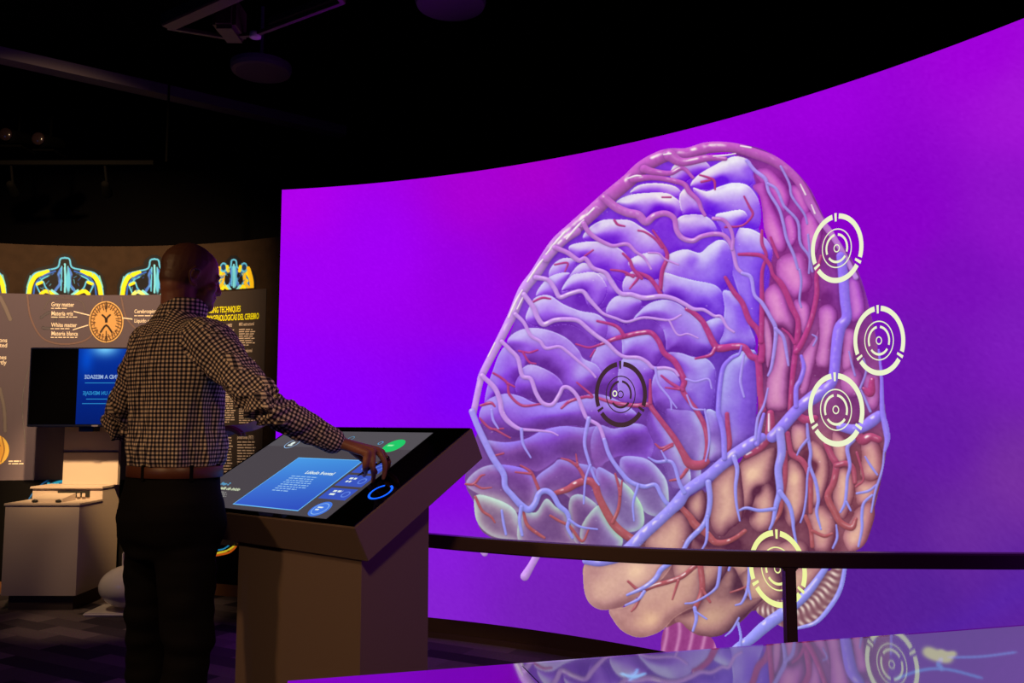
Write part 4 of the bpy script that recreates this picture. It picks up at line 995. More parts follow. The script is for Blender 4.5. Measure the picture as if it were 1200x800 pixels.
def gline(x0, y0, x1, y1, r=.7):
    bm = bmesh.new(); a = gphi(x0, y0-r); b = gphi(x0, y0+r); c = gphi(x1, y1+r); d = gphi(x1, y1-r); bm.faces.new([bm.verts.new(cylp(GW, *v, .010)) for v in (a, b, c, d)]); bmobj('leader_line', bm, M['cream'], gw)
gline(87, 365, 105.5, 369.5); gline(86, 386.5, 104, 381); gline(144, 372.5, 156, 374)
gtext('Cerebrospinal fluid', 158, 367, 4.4, M['cream'], .8); gtext('Líquido cefalorraquídeo', 158, 378, 4.4, M['cream'], .8); gbars(158, 369.5, 185, 1, 2, 1.1, ragged=0, last=1)
gtext('ons', 9, 401, 5, M['cream'], .85, 'RIGHT'); gtext('tted', 9, 407, 5, M['cream'], .85, 'RIGHT'); gtext('nes', 8, 421, 5, M['cream'], .85, 'RIGHT'); gtext('rtly', 8, 427, 5, M['cream'], .85, 'RIGHT')
gbars(10.5, 539.4, 25, 1, 2, 1.6, ragged=0, seed=12, last=1); gbars(10.5, 542.6, 28, 1, 2, 1.2, ragged=0, last=1)
gtext('IMAGING TECHNIQUES', 283, 365, 7., M['yellow'], .50, 'RIGHT'); gtext('TÉCNICAS IMAGENOLÓGICAS DEL CEREBRO', 304.5, 373.5, 7., M['yellow'], .50, 'RIGHT')
m_ct = mat('printed_text_tan_glow', (240, 220, 200), .7, emit=(255, 200, 150), estr=.12)  # tan print with a faint warm glow put in for light
gtext('Structural MRI', 273, 383, 4., m_ct, .62, 'RIGHT'); gtext('MRI estructural', 281, 382, 4., m_ct, .62)
gbars(258, 386, 277, 8, 2.6, 1.3, m_ct, .15, 5); gbars(281, 385.5, 300, 8, 2.6, 1.3, m_ct, .2, 6)
gtext('MRI funcional', 281, 413, 4., m_ct, .62); gtext('(fMRI)', 281, 419, 4., m_ct, .62); gbars(281, 422, 301, 10, 2.7, 1.3, m_ct, .2, 7)
gbars(258, 432, 277, 14, 2.7, 1.3, m_ct, .2, 8); gbars(258, 464, 277, 12, 2.7, 1.3, m_ct, .2, 18); gbars(281, 462, 300, 13, 2.7, 1.3, m_ct, .2, 9)
gtext('positrones (PET)', 279, 514, 4., m_ct, .62); gbars(279, 517, 302, 14, 3.3, 1.4, m_ct, .2, 10); gbars(258, 512, 274, 14, 3.3, 1.4, m_ct, .2, 11)

# ------------------------------------------------------------------ exhibit cabinet with stand, television
cab = empty('exhibit_cabinet', (-3.07, 5.9, 0)); tag(cab, 'warm-lit laminate exhibit cabinet with stepped top, below the television', 'cabinet')
CX0, CX1, CY0 = -3.315, -2.83, 5.66
def prism(bm, poly, x0, x1): ringmesh(bm, [[Vector((x, y, z)) for y, z in poly] for x in (x0, x1)])
bm = bmesh.new(); prism(bm, [(CY0, .097), (6.22, .097), (6.22, .758), (5.97, .758), (5.97, .672), (CY0, .672)], CX0, CX1); bmobj('body', bm, M['cab'], cab)
bm = bmesh.new(); box(bm, (CX0-.006, CY0-.008, .673), (CX1+.004, 5.968, .688), .002); bmobj('counter', bm, M['cab'], cab)
bm = bmesh.new(); box(bm, (CX0-.01, 5.955, .759), (CX1+.004, 6.22, .774), .002); bmobj('shelf_top', bm, M['cab'], cab)
bm = bmesh.new(); box(bm, (CX0+.035, CY0+.03, 0), (CX1-.03, 6.2, .096)); bmobj('toe_kick', bm, M['toe'], cab)
a = at(68, 575, 5.966); b = at(105, 582, 5.966)
bm = bmesh.new(); box(bm, (a.x, 5.962, b.z), (b.x, 5.9695, a.z)); rc = bmobj('recess', bm, M['dark'], cab)
for x in (79, 85, 92, 98):
    c = at(x, 579, 5.955); bm = bmesh.new(); box(bm, (c.x-.011, 5.953, b.z), (c.x+.011, 5.9615, c.z+.008), .002); bmobj('cable_clip', bm, M['cab'], cab)
bm = bmesh.new(); prism(bm, [(6.12, .775), (6.155, .775), (6.155, 1.205), (6.12, 1.205)], -3.19, -2.80); bmobj('stand_panel', bm, M['cab'], cab)
bm = bmesh.new(); box(bm, (-3.19, 6.112, 1.0), (-2.80, 6.1195, 1.006)); bmobj('seam_strip', bm, M['toe'], cab)
t0 = at_z(46, 586, .689); bm = bmesh.new()
prism(bm, [(5.73, .6885), (5.90, .6885), (5.90, .735), (5.73, .71)], t0.x+.02, -2.98)
bmobj('sloping_tray', bm, M['cab'], cab)
for x in (50, 77):
    c = at_z(x, 585.5, .697); bm = bmesh.new(); lathe(bm, [(.010, 0), (.018, .004), (.018, .013), (.008, .018)], (c.x, 5.715, .689), 20); bmobj('knob', bm, M['dark'], cab, True)

tv = empty('television', (-2.85, 5.9, 1.18)); tag(tv, 'black flat television reflecting a blue message screen, above the cabinet', 'television')
TL = at(31, 500, 5.88); TT = at(34, 407, 5.88); x0, x1, z0, z1 = TL.x, TL.x+.985, TL.z, TT.z
bm = bmesh.new(); box(bm, (x0, 5.88, z0), (x1, 5.93, z1), .004); bmobj('frame', bm, M['bezel'], tv)
bm = bmesh.new(); box(bm, (x0+.012, 5.877, z0+.018), (x1-.012, 5.8795, z1-.010)); bmobj('screen', bm, M['tv'], tv)
c = at(111, 498.5, 5.876); bm = bmesh.new(); box(bm, (c.x-.022, 5.8745, c.z-.006), (c.x+.022, 5.8795, c.z+.004)); bmobj('logo_plate', bm, M['chrome'], tv)
bm = bmesh.new(); box(bm, (-3.14, 5.93, 1.25), (-2.84, 6.02, 1.6)); box(bm, (-3.04, 6.02, 1.15), (-2.94, 6.118, 1.55)); bmobj('bracket', bm, M['bezel'], tv)

# blue message screen across the room, seen mirrored in the television
ms = empty('message_screen', (-6.35, -1.5, 0)); tag(ms, 'blue screen with message text, mirrored in the television glass', 'screen')
MX0, MX1, MZ0, MZ1, MY = -6.75, -5.95, 1.0, 2.6, -1.5
bm = bmesh.new(); box(bm, (MX0-.04, MY-.08, MZ0-.04), (MX1+.04, MY-.002, MZ1+.04), .01); box(bm, (-6.43, MY-.07, 0), (-6.27, MY-.01, MZ0)); box(bm, (-6.75, MY-.25, 0), (-5.95, MY+.15, .03)); bmobj('housing', bm, M['bezel'], ms)
me = bpy.data.meshes.new('display_face'); nx, ny = 60, 60; vs = []; cs = []
for j in range(ny+1):
    for i in range(nx+1):
        x = MX0+(MX1-MX0)*i/nx; z = MZ0+(MZ1-MZ0)*j/ny; vs.append((x, MY, z)); gl_ = math.exp(-(((x+6.34)/.2)**2+((z-2.36)/.13)**2)); gl2 = math.exp(-(((x+6.62)/.10)**2+((z-2.15)/.2)**2))
        c = np.array([0, 26, 105.])+np.array([0, 22, 50.])*min(1,max(0,(z-1.1)/1.3))+np.array([120, 160, 100.])*gl_+np.array([0, 25, 45.])*gl2; cs.append(list(lin(np.clip(c, 0, 255)))+[1])
me.from_pydata(vs, [], [(j*(nx+1)+i+1, j*(nx+1)+i, (j+1)*(nx+1)+i, (j+1)*(nx+1)+i+1) for j in range(ny) for i in range(nx)])
a = me.color_attributes.new('picture', 'FLOAT_COLOR', 'POINT'); a.data.foreach_set('color', np.array(cs, np.float32).ravel()); link('display_face', me, emis_attr('message_blue', 7.), ms)
MT = Matrix(((-1, 0, 0, 0), (0, 0, 1, MY+.004), (0, 1, 0, 0), (0, 0, 0, 1)))
def mtext(s, x, z, size, m): return text_mesh('message_text', s, size, Matrix.Translation((x, 0, z))@MT, m, ms, .82, .0005, 'CENTER')
mw = emis('message_white', (150, 175, 215), 7.); mc_ = emis('message_cyan', (40, 130, 190), 7.)
mtext('SEND A MESSAGE', -6.36, 1.87, .088, mw); mtext('ENVÍA UN MENSAJE', -6.36, 1.62, .082, mc_)
for z_, wd in ((1.80, .27), (1.55, .24), (1.48, .30)):
    bm = bmesh.new(); box(bm, (-6.36-wd, MY+.002, z_), (-6.36+wd, MY+.004, z_+.012)); bmobj('message_rule', bm, mc_, ms)

# white egg-shaped seat on a plate
egg = empty('egg_stool', (-2.5, 5.5, 0)); tag(egg, 'white glossy egg-shaped object on a pale plate, between cabinet and visitor', 'sculpture')
c = at_z(153, 712, .03); bm = bmesh.new(); ell(bm, (c.x, c.y, .168), (Vector((1, 0, 0)), Vector((0, 1, 0)), Vector((0, 0, 1))), (.20, .165, .135), 48); bmobj('egg_body', bm, M['white'], egg, True)
bm = bmesh.new(); box(bm, (c.x-.25, c.y-.12, 0), (c.x+.3, c.y+.16, .022), .008); bmobj('base_plate', bm, M['white'], egg)
for dx, dz in ((-.03, 0), (.0, -.03)):
    bm = bmesh.new(); tube(bm, [(c.x+dx-.03, c.y, .28), (c.x+dx-.032, c.y, .37+dz), (c.x+dx-.008, c.y, .405+dz), (c.x+dx+.02, c.y, .38+dz), (c.x+dx+.024, c.y, .29)], [.006]*5, 10); bmobj('wire_loop', bm, M['white'], egg, True)

# ------------------------------------------------------------------ things under the ceiling
for (px, py, lab) in ((528, 8, 'round ceiling fixture at the top edge, above the screen'), (306, 86, 'round ceiling fixture behind the projector frame')):
    c = at_z(px, py, 3.62); bm = bmesh.new(); lathe(bm, [(.17, .0), (.195, .006), (.205, .03), (.205, .06), (.03, .075), (.012, .10), (.012, 4.1-3.62-.001)], c, 48)
    tag(bmobj('ceiling_disc', bm, M['disc']), lab, 'ceiling fixture', 'round ceiling fixtures')
pf = empty('projector_frame', at_z(290, 20, 3.3)); tag(pf, 'ceiling-hung projector in a tilted metal frame', 'projector')
ZF = 3.25
def bar(name, a, b, w, h, m):
    a = Vector(a); b = Vector(b); d = (b-a).normalized(); s = Vector((-d.y, d.x, 0)).normalized(); u = d.cross(s)
    bm = bmesh.new(); ringmesh(bm, [[p_+s*w*x+u*h*y for x, y in ((-1, -.8), (-.8, -1), (.8, -1), (1, -.8), (1, .8), (.8, 1), (-.8, 1), (-1, .8))] for p_ in (a, b)]); return bmobj(name, bm, m, pf)
bar('frame_bar', at_z(196, 26, ZF), at_z(290, -16, ZF+.05), .04, .035, M['fix']); bar('frame_bar', at_z(196, 32, ZF), at_z(262, 43, ZF), .012, .010, M['fix'])
bar('frame_bar', at_z(300, 40, ZF), at_z(402, 2, ZF), .012, .010, M['fix']); bar('frame_bar', at_z(318, 26, ZF+.03), at_z(395, -3, ZF+.03), .02, .02, M['fix']); bar('frame_bar', at_z(262, 43, ZF), at_z(300, 40, ZF), .012, .01, M['fix'])
bar('frame_bar', at_z(402, 2, ZF), at_z(385, -20, ZF), .014, .012, M['fix'])
c = at_z(270, 34, ZF+.02); bm = bmesh.new(); box(bm, (c.x-.062, c.y-.11, ZF-.02), (c.x+.058, c.y+.10, ZF+.16), .02); bmobj('projector_body', bm, M['fix'], pf)
bm = bmesh.new(); lathe(bm, [(.02, 0), (.03, .004), (.03, .03), (.012, .034)], (c.x+.125, c.y+.02, ZF-.022), 24); bmobj('lens', bm, M['white'], pf, True)
bm = bmesh.new(); tube(bm, [(c.x, c.y, ZF+.13), (c.x, c.y, 4.09)], [.016, .016], 12); bmobj('drop_pole', bm, M['fix'], pf)
tr = at_z(-30, 192, 3.0); trb = at_z(192, 200, 3.0); tk = empty('light_track', (tr.x, tr.y, 3)); tag(tk, 'thin dark lighting track below the black ceiling, far left', 'light track')
bm = bmesh.new(); box(bm, (tr.x, tr.y-.02, 2.99), (trb.x, tr.y+.02, 3.02)); bmobj('track_bar', bm, M['trk'], tk)
for x in (-3.9, -2.4): bm = bmesh.new(); tube(bm, [(x, tr.y, 3.02), (x, tr.y, 4.09)], [.008, .008], 8); bmobj('hanger', bm, M['trk'], tk)
for k, (px, lab) in enumerate(((14, 'small track spotlight on the track, nearest the left edge'), (124, 'small track spotlight near the middle of the track'))):
    c = at(px, 214, tr.y); s = empty('track_spotlight', (c.x, c.y, 2.97)); tag(s, lab, 'spotlight', 'small spotlights on the track')
    bm = bmesh.new(); tube(bm, [(c.x-.012, c.y, 2.985), (c.x, c.y, 2.90), (c.x+.01, c.y, 2.83)], [.008]*3, 10); bmobj('arm', bm, M['trk'], s)
    bm = bmesh.new(); tube(bm, [(c.x+.02, c.y-.05, 2.84), (c.x-.0, c.y+.03, 2.80)], [.026, .034], 18); bmobj('lamp_head', bm, M['trk'], s, True)
for (px, py, lab) in ((11, 160, 'theatre spotlight with a round glass lens at the left edge'), (49, 165, 'boxy theatre spotlight right of the lensed one')):
    c = at_z(px, py, 3.3); s = empty('stage_light', c); tag(s, lab, 'stage light', 'stage lights at the far left')
    bm = bmesh.new(); tube(bm, [c+Vector((0, .0, 0)), c+Vector((.02, .2, .04))], [.055, .045], 24); bmobj('housing', bm, M['trk'], s, True)
    bm = bmesh.new(); ell(bm, c+Vector((0, -.05, 0)), (Vector((1, 0, 0)), Vector((0, 1, 0)), Vector((0, 0, 1))), (.048, .02, .048)); bmobj('lens', bm, M['clear'], s, True)
    bm = bmesh.new(); tube(bm, [c+Vector((.01, .1, .05)), c+Vector((.01, .1, .78))], [.01, .01], 8); bmobj('yoke', bm, M['trk'], s)
    bm = bmesh.new(); box(bm, c+Vector((-.07, .0, -.075)), c+Vector((.09, .2, -.06)), .004); bmobj('shutter_plate', bm, M['trk'], s)

# ------------------------------------------------------------------ visitor
BCn = Vector((-1.09, 2.78, 0)); yb = math.radians(39); BF = Vector((math.sin(yb), math.cos(yb), 0)); BR = Vector((math.cos(yb), -math.sin(yb), 0)); UP = Vector((0, 0, 1))
def bp(r, f, z): return BCn+BR*r+BF*f+UP*z
per = empty('person', (BCn.x, BCn.y, 0)); tag(per, 'person in checked shirt and black trousers, back turned, touching the kiosk', 'person')
SR = bp(.172, -.005, 1.478); ER = at(312, 475, 2.58); WR = at(391, 517, 2.695)
SL = bp(-.172, -.005, 1.478); EL = at(142, 496, 2.955); WL = Vector((-1.115, 3.035, 1.195))
def oval(c, a, b, wa, wb, n=36, pw=2.3):
    r = []
    for k in range(n):
        t = 2*PI*k/n; ct, st = math.cos(t), math.sin(t); r.append(c+a*(wa*math.copysign(abs(ct)**(2/pw), ct))+b*(wb*math.copysign(abs(st)**(2/pw), st)))
    return r
def torso(bm, rows, grow=0.): ringmesh(bm, [oval(bp(r, f, z), BR, BF, w_+grow, d_+grow) for z, r, f, w_, d_ in rows])
def limb(bm, P, R, n=20, k=8):
    Q = cr([tuple(p)+(r,) for p, r in zip(P, R)], False, k); tube(bm, [q[:3] for q in Q], [q[3] for q in Q], n)
# head frame
yh = math.radians(55); th = math.radians(9)
Hf0 = Vector((math.sin(yh), math.cos(yh), 0)); Hr = Vector((math.cos(yh), -math.sin(yh), 0)); Hf = (Hf0*math.cos(th)-UP*math.sin(th)); Hu = Hr.cross(Hf).normalized()
HC = at(224, 321.5, 2.785)
def hp(f, r, u): return HC+Hf*f+Hr*r+Hu*u
Hf = Hf*.93; Hr = Hr*.93; Hu = Hu*.93; HA = (Hf, Hr, Hu)
bm = bmesh.new()
ell(bm, hp(-.012, 0, .022), HA, (.096, .077, .088)); ell(bm, hp(.02, 0, .012), HA, (.074, .068, .086)); ell(bm, hp(.052, 0, -.045), HA, (.040, .056, .066))
ell(bm, hp(.045, 0, -.078), HA, (.050, .050, .038)); ell(bm, hp(.078, 0, -.100), HA, (.020, .026, .020)); ell(bm, hp(-.03, 0, -.02), HA, (.075, .070, .07)); ell(bm, hp(-.040, 0, -.05), HA, (.055, .062, .06))
ell(bm, hp(.083, .026, .006), HA, (.012, .024, .009)); ell(bm, hp(.083, -.026, .006), HA, (.012, .024, .009))     # brows
ell(bm, hp(.068, .040, -.038), HA, (.020, .020, .020)); ell(bm, hp(.068, -.040, -.038), HA, (.020, .020, .020))   # cheeks
tube(bm, [hp(.088, 0, .002), hp(.095, 0, -.022), hp(.103, 0, -.043)], [.009, .0105, .0125], 14); ell(bm, hp(.092, .011, -.047), HA, (.012, .008, .008)); ell(bm, hp(.092, -.011, -.047), HA, (.012, .008, .008))
ell(bm, hp(.090, 0, -.066), HA, (.011, .024, .0065)); ell(bm, hp(.088, 0, -.077), HA, (.011, .021, .007))       # lips
for s in (1, -1):
    ell(bm, hp(.078, s*.031, -.008), HA, (.013, .014, .012))                                   # eyelids
    E0 = hp(-.006, s*.076, -.018); ro = Hf*.10
    pts = [E0+Hf*.010-Hu*.030, E0-Hf*.006-Hu*.024+Hr*s*.004, E0-Hf*.018-Hu*.004+Hr*s*.014, E0-Hf*.017+Hu*.016+Hr*s*.015, E0+Hf*.0+Hu*.027+Hr*s*.010, E0+Hf*.013+Hu*.020+Hr*s*.004, E0+Hf*.012+Hu*.004]
    limb(bm, pts, [.0065, .0055, .0045, .0045, .0048, .0042, .003], 12, 4)
    ell(bm, E0-Hf*.002+Hu*.0, HA, (.013, .0045, .024)); ell(bm, E0+Hf*.010-Hu*.004+Hr*s*.004, HA, (.004, .004, .006))
limb(bm, [bp(0, -.01, 1.44), bp(.0, -.002, 1.53), HC-Hf*.028-Hu*.05, HC-Hf*.02], [.075, .061, .057, .055])
torso(bm, [(.80, 0, 0, .13, .10), (.93, 0, -.005, .155, .115), (1.08, 0, .005, .142, .10), (1.25, 0, .0, .15, .10), (1.40, 0, -.005, .165, .10), (1.48, 0, -.01, .15, .08), (1.53, 0, -.008, .08, .06)])
limb(bm, [SR, ER, WR], [.042, .031, .025]); limb(bm, [SL, EL, WL], [.042, .031, .025])
FR = bp(.105, -.02, 0); FL = bp(-.155, .02, 0)
limb(bm, [bp(.085, 0, .86), bp(.10, .01, .49), FR+UP*.09], [.08, .055, .042]); limb(bm, [bp(-.09, 0, .86), bp(-.135, .02, .49), FL+UP*.09], [.08, .055, .042])
for Fp, o_ in ((FR, .12), (FL, -.16)):
    dft = (BF+BR*o_).normalized(); limb(bm, [Fp+UP*.06-dft*.03, Fp+dft*.07+UP*.04, Fp+dft*.15+UP*.03], [.038, .034, .024])
# right hand (palm down, fingers bent onto the glass)
def gl_pt(px, py, lift=.006):
    u_, v_ = kxy(px, py); return KM(.0035+lift)@Vector((u_, v_, 0))
def hand_palm(W0, kn, th_):   # kn: four knuckles index..pinky
    for k_, r in zip(kn, (.0135, .0135, .013, .0125)): limb(bm, [W0, W0.lerp(k_, .5), k_], [.021, .0155, r], 14, 4)
    ell(bm, W0.lerp((kn[0]+kn[3])/2, .5), ((kn[0]-kn[3]).normalized(), ((kn[0]+kn[3])/2-W0).normalized(), (kn[0]-kn[3]).normalized().cross(((kn[0]+kn[3])/2-W0).normalized())), (.034, .052, .013))
kn = [at(447, 530, 2.752), at(443, 528, 2.728), at(436.5, 528.5, 2.704), at(430, 531, 2.682)]
hand_palm(WR, kn, None)
tips = [gl_pt(455, 553, .008), gl_pt(450.5, 563.5), gl_pt(438, 567), gl_pt(429.3, 563, .016)]
pips = [at(454.5, 539, 2.765), at(450.5, 541, 2.722), at(437.0, 546, 2.69), at(427.8, 546, 2.68)]
for k_, p_, t_ in zip(kn, pips, tips):
    m_ = p_.lerp(t_, .55)+(p_-WR).normalized()*.003
    Q = cr([tuple(k_)+(.0115,), tuple(p_)+(.0098,), tuple(m_)+(.0086,), tuple(t_)+(.0070,)], False, 5); tube(bm, [q[:3] for q in Q], [q[3] for q in Q], 14)
tb = WR.lerp(kn[0], .35)+Vector((0, .02, -.012)); limb(bm, [tb, at(432, 543, 2.765), at(440, 553, 2.762)], [.015, .0115, .009], 14, 5)
# left hand holding the papers
dl = (Vector((-.965, 3.045, 1.186))-WL).normalized(); al_ = Vector((0, 0, -1)); sl_ = dl.cross(al_).normalized()
knl = [WL+dl*.085+sl_*s_+UP*.010 for s_ in (-.034, -.012, .010, .031)]
hand_palm(WL, knl, None)
for k_, L_ in zip(knl, (.080, .088, .082, .066)):
    limb(bm, [k_, k_+dl*L_*.45+UP*.004, k_+dl*L_*.8-UP*.008, k_+dl*L_*.95-UP*.018], [.0105, .0095, .0085, .007], 12, 4)
limb(bm, [WL+dl*.03-sl_*.02, WL+dl*.06-sl_*.055-UP*.005, WL+dl*.09-sl_*.058-UP*.014], [.015, .011, .009], 12, 4)
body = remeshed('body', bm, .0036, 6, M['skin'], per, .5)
me = body.data; st = me.attributes.new('stubble_shade', 'FLOAT', 'POINT'); vals = np.zeros(len(me.vertices), np.float32)
for v in me.vertices:   # cropped hair plus painted shade darkening the skull, faint beard on the jaw
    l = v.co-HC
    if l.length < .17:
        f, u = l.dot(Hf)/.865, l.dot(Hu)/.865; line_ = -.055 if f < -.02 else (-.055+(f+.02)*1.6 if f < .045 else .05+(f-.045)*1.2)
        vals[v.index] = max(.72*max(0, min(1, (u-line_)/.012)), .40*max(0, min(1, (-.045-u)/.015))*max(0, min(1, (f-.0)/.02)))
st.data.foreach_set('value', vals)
# shirt
bm = bmesh.new()
torso(bm, [(1.075, 0, .002, .158, .118), (1.10, 0, .006, .166, .132), (1.14, 0, .008, .170, .138), (1.20, 0, .004, .168, .130), (1.30, 0, -.002, .180, .126), (1.39, 0, -.010, .190, .124), (1.45, 0, -.014, .196, .116), (1.495, 0, -.016, .178, .100), (1.53, 0, -.014, .132, .082), (1.56, .004, -.010, .090, .072), (1.585, .008, -.004, .074, .069), (1.61, .012, .004, .066, .066)])
limb(bm, [bp(.12, -.005, 1.46), SR, SR.lerp(ER, .5), ER, ER.lerp(WR, .55), WR-(WR-ER).normalized()*.012], [.078, .074, .064, .053, .046, .0405], 24)
limb(bm, [bp(-.12, -.005, 1.46), SL, SL.lerp(EL, .5), EL, EL.lerp(WL, .55), WL-(WL-EL).normalized()*.02], [.078, .074, .063, .055, .048, .042], 24)
limb(bm, [bp(.135, .0, 1.40), bp(.10, -.0, 1.30)], [.09, .08], 20); limb(bm, [bp(-.135, .0, 1.40), bp(-.10, -.0, 1.30)], [.09, .08], 20)
shirt = remeshed('shirt', bm, .0065, 6, M['shirt'], per, .5)
me = shirt.data; off = Vector(per.location)*0
def seg(p, a, b):
    d = b-a; t = max(-.3, min(1.3, (p-a).dot(d)/d.length_squared)); return (p-a-d*max(0, min(1, t))).length, t, d.length
arms = [((bp(.165, -.005, 1.478), ER, .074, .053), (ER, WR, .053, .041), 0.), ((bp(-.165, -.005, 1.478), EL, .074, .055), (EL, WL, .055, .042), 0.)]
def classify(p):
    """returns (bone id) : 0 torso, 1..4 arm segments"""
    l = p-BCn; r = l.dot(BR); best = (0, 0)
    out = []
    for i, (up, lo, _) in enumerate(arms):
        for j, (a, b, ra, rb) in enumerate((up, lo)):
            d, t, L = seg(p, a, b); out.append((d/(ra+(rb-ra)*max(0, min(1, t))), 1+2*i+j, t))
    out.sort(); q = out[0]
    if q[0] < 1.12 and not (abs(r) < .155 and q[2] < .75 and q[1] in (1, 3)): return q[1]
    if q[1] in (2, 4) and q[0] < 1.3: return q[1]
    return 0
bones = {1: arms[0][0], 2: arms[0][1], 3: arms[1][0], 4: arms[1][1]}
bfr = {}
for k_, (a, b, ra, rb) in bones.items():
    d = (b-a).normalized(); e1 = (BR-d*BR.dot(d)).normalized() if abs(BR.dot(d)) < .8 else (UP-d*UP.dot(d)).normalized(); bfr[k_] = (d, e1, d.cross(e1))
# cloth folds first
nv = len(me.vertices); co = np.zeros(nv*3, np.float32); me.vertices.foreach_get('co', co); co = co.reshape(-1, 3); no = np.zeros(nv*3, np.float32); me.vertices.foreach_get('normal', no); no = no.reshape(-1, 3)
for i in range(nv):
    p = Vector(co[i]); b_ = classify(p)
    if b_ == 0:
        l = p-BCn; r, f, z = l.dot(BR), l.dot(BF), p.z; t = math.atan2(r, -f)
        a = noise.noise(Vector((t*4.2+z*3., z*7.+t*1.2, 1.3)))*.55+noise.noise(Vector((t*9, z*22, 5.)))*.3
        amp = .013+.012*max(0, 1-abs(z-1.14)/.16); dsp = amp*a+.006*noise.noise(Vector((t*12+z*14, z*5, 2)))
        if z > 1.5: dsp *= max(0, 1-(z-1.5)/.05)
    else:
        a0, b0, ra, rb = bones[b_]; d, e1, e2 = bfr[b_]; q = p-a0; t = q.dot(d); phi = math.atan2(q.dot(e2), q.dot(e1)); s_ = t if b_ in (1, 3) else t+.3
        near = math.exp(-((s_-.3)/.11)**2)
        dsp = (.006+.014*near)*noise.noise(Vector((s_*34+phi*1.1, phi*1.1, b_//3*7.)))+.010*noise.noise(Vector((s_*13, phi*1.6, 3.)))
        if b_ in (2, 4): 
            if (b0-a0).length-t < .05: dsp *= .25
    co[i] += no[i]*dsp
me.vertices.foreach_set('co', co.ravel()); me.update()
uvl = me.uv_layers.new(name='weave'); uvs = np.zeros((len(me.loops), 2), np.float32)
for p_ in me.polygons:
    c = Vector(p_.center); b_ = classify(c)
    if b_ == 0:
        def ang(v): l = v-BCn; return math.atan2(l.dot(BR)*.75, -(l.dot(BF)))
        c0 = ang(c); flatish = c.z > 1.50
        for li in p_.loop_indices:
            v = Vector(co[me.loops[li].vertex_index]); t = ang(v)
            if t-c0 > PI: t -= 2*PI
            if t-c0 < -PI: t += 2*PI
            if flatish: l = v-BCn; uvs[li] = (l.dot(BR), v.z+l.dot(BF)+.1)
            else: uvs[li] = (t*.165, v.z)
    else:
        a0, b0, ra, rb = bones[b_]; d, e1, e2 = bfr[b_]; L0 = 0 if b_ in (1, 3) else .3
        q = c-a0; c0 = math.atan2(q.dot(e2), q.dot(e1))
        for li in p_.loop_indices:
            v = Vector(co[me.loops[li].vertex_index]); q = v-a0; t = math.atan2(q.dot(e2), q.dot(e1))
            if t-c0 > PI: t -= 2*PI
            if t-c0 < -PI: t += 2*PI
            uvs[li] = (t*(.064 if b_ in (1, 3) else .049), q.dot(d)+L0)
uvl.data.foreach_set('uv', uvs.ravel())
def uv_simple(o, f):
    me = o.data; u = me.uv_layers.new(name='weave')
    for l in me.loops: u.data[l.index].uv = f(me.vertices[l.vertex_index].co)
# collar band, folded over
bm = bmesh.new(); rings = []
cc = lambda z, k: bp(.010+(z-1.58)*.25, -.002+(z-1.58)*.35, z)
def cring(z, ra, rb, dz=0): return [cc(z, 0)+BR*ra*math.cos(t)+BF*rb*math.sin(t)-UP*(.030*max(0, math.sin(t))) for t in [2*PI*k/40 for k in range(40)]]
ringmesh(bm, [cring(1.555, .083, .079), cring(1.585, .077, .074), cring(1.612, .0695, .069), cring(1.622, .067, .066), cring(1.618, .064, .063), cring(1.585, .067, .065), cring(1.56, .074, .070)], cap=False)
col_ = bmobj('collar', bm, M['shirt'], per, True); uv_simple(col_, lambda v: (math.atan2((v-BCn).dot(BR), -(v-BCn).dot(BF))*.07, v.z))
bm = bmesh.new(); dW = (WR-ER).normalized(); limb(bm, [WR-dW*.055, WR-dW*.03, WR-dW*.004], [.0425, .0415, .0405], 24, 3); cuf = bmobj('cuff', bm, M['shirt'], per, True)
def cuv(v): q = v-ER; d, e1, e2 = bfr[2]; return (q.dot(d), math.atan2(q.dot(e2), q.dot(e1))*.045)
uv_simple(cuf, cuv)
# trousers
bm = bmesh.new()
torso(bm, [(.80, -.012, 0, .165, .11), (.86, .004, -.004, .184, .138), (.92, .014, -.010, .186, .146), (.98, .012, -.010, .182, .140), (1.03, 0, -.004, .170, .128), (1.062, 0, 0, .164, .120)])
limb(bm, [bp(.088, -.006, .90), bp(.095, 0, .72), bp(.108, .005, .50), FR+UP*.28, FR+UP*.055], [.094, .088, .072, .064, .062], 26)
limb(bm, [bp(-.088, -.006, .90), bp(-.115, .004, .72), bp(-.142, .015, .50), FL+UP*.28, FL+UP*.055], [.094, .088, .073, .065, .062], 26)
trs = remeshed('trousers', bm, .008, 6, M['trouser'], per, .5); me = trs.data; me.update()
for v in me.vertices:
    p = v.co; k_ = .008*noise.noise(Vector((p.x*9, p.y*9, p.z*14)))+.009*noise.noise(Vector((p.x*5, p.y*5, p.z*26)))*(.4+.6*math.exp(-((p.z-.5)/.15)**2)+.5*math.exp(-((p.z-.8)/.08)**2)); v.co = p+v.normal*k_
bm = bmesh.new(); z0_, z1_ = 1.050, 1.086
def bring(z, g): return oval(bp(0, .002, z), BR, BF, .165+g, .123+g, 60)
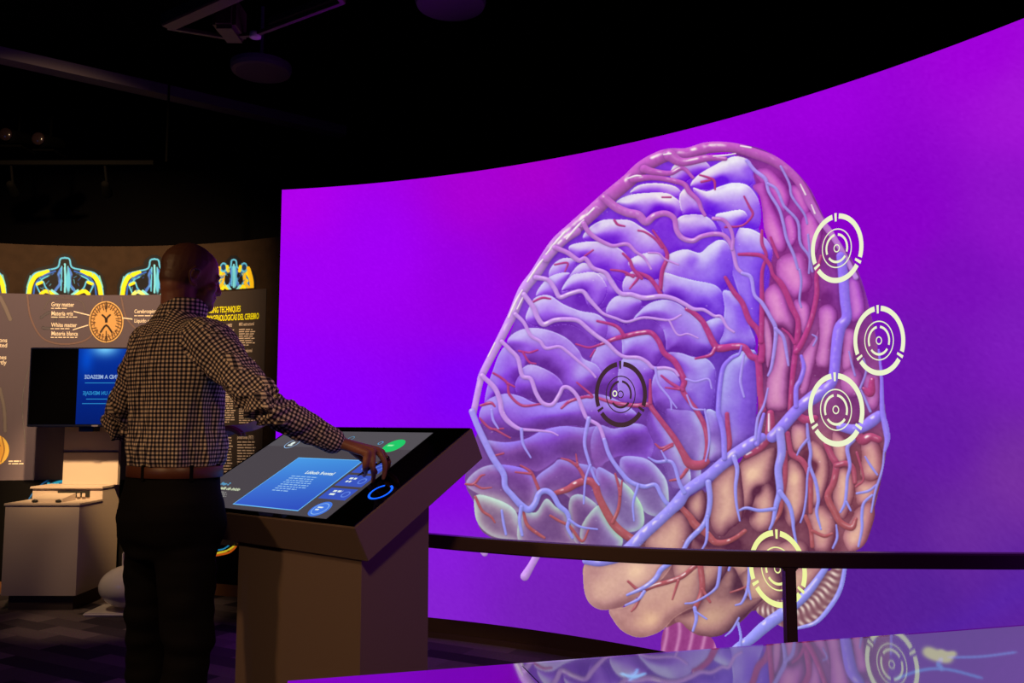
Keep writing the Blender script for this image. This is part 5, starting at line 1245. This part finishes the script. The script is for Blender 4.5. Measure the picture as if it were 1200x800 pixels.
ringmesh(bm, [bring(z0_, -.006), bring(z0_, .004), bring(z0_+.002, .006), bring(z1_-.002, .006), bring(z1_, .004), bring(z1_, -.006)], cap=False); bmobj('belt', bm, M['belt'], per, True)
for t in (-2.3, -1.35, -.3, .5, 1.5): 
    c = bp(.172*math.cos(t), .002+.130*math.sin(t), 0); bm = bmesh.new(); ax = math.atan2((c-BCn).y, (c-BCn).x); box(bm, (-.004, -.006, 1.043), (.003, .006, 1.092), .001, Matrix.Translation((c.x, c.y, 0))@Matrix.Rotation(ax, 4, 'Z')); bmobj('belt_loop', bm, M['trouser'], per)
for Fp, o_ in ((FR, .12), (FL, -.16)):
    dft = (BF+BR*o_).normalized(); sd_ = Vector((dft.y, -dft.x, 0)); bm = bmesh.new()
    prof = [(-.10, .030, .060), (-.07, .040, .085), (-.01, .043, .095), (.05, .046, .075), (.11, .050, .058), (.17, .044, .048), (.215, .022, .034)]
    ringmesh(bm, [[Fp+dft*x+sd_*(w_*math.cos(t))+UP*max(.0, h_*.5+h_*.5*math.sin(t)) for t in [2*PI*k/20 for k in range(20)]] for x, w_, h_ in prof]); bmobj('shoe', bm, M['shoe'], per, True)
# pen and papers are held, things of their own
a = at(419, 557.5, 2.716); b = at(455, 535.5, 2.748); bm = bmesh.new(); dd = (b-a).normalized()
tube(bm, [a, a+dd*.012, a+dd*.02, b], [.001, .0028, .0042, .0042], 14); tag(bmobj('pen', bm, M['pen'], None, True), 'black pen held between the visitor\'s fingers above the kiosk glass', 'pen')
bm = bmesh.new(); A_ = at(262, 514, 2.99); B_ = at(312, 498.5, 3.06); C_ = at(258, 502, 3.16); D_ = at(298, 493, 3.20)
def sheet(dz):
    V = [[bm.verts.new(A_.lerp(B_, i/8).lerp(C_.lerp(D_, i/8), j/4)+UP*(dz+.004*math.sin(i*.8))) for i in range(9)] for j in range(5)]
    for j in range(4):
        for i in range(8): bm.faces.new((V[j][i], V[j][i+1], V[j+1][i+1], V[j+1][i]))
sheet(0); r = bmesh.ops.solidify(bm, geom=bm.faces[:], thickness=.004)
tag(bmobj('paper_sheaf', bm, M['paper'], None, True), 'pale sheaf of papers in the visitor\'s left hand', 'papers')
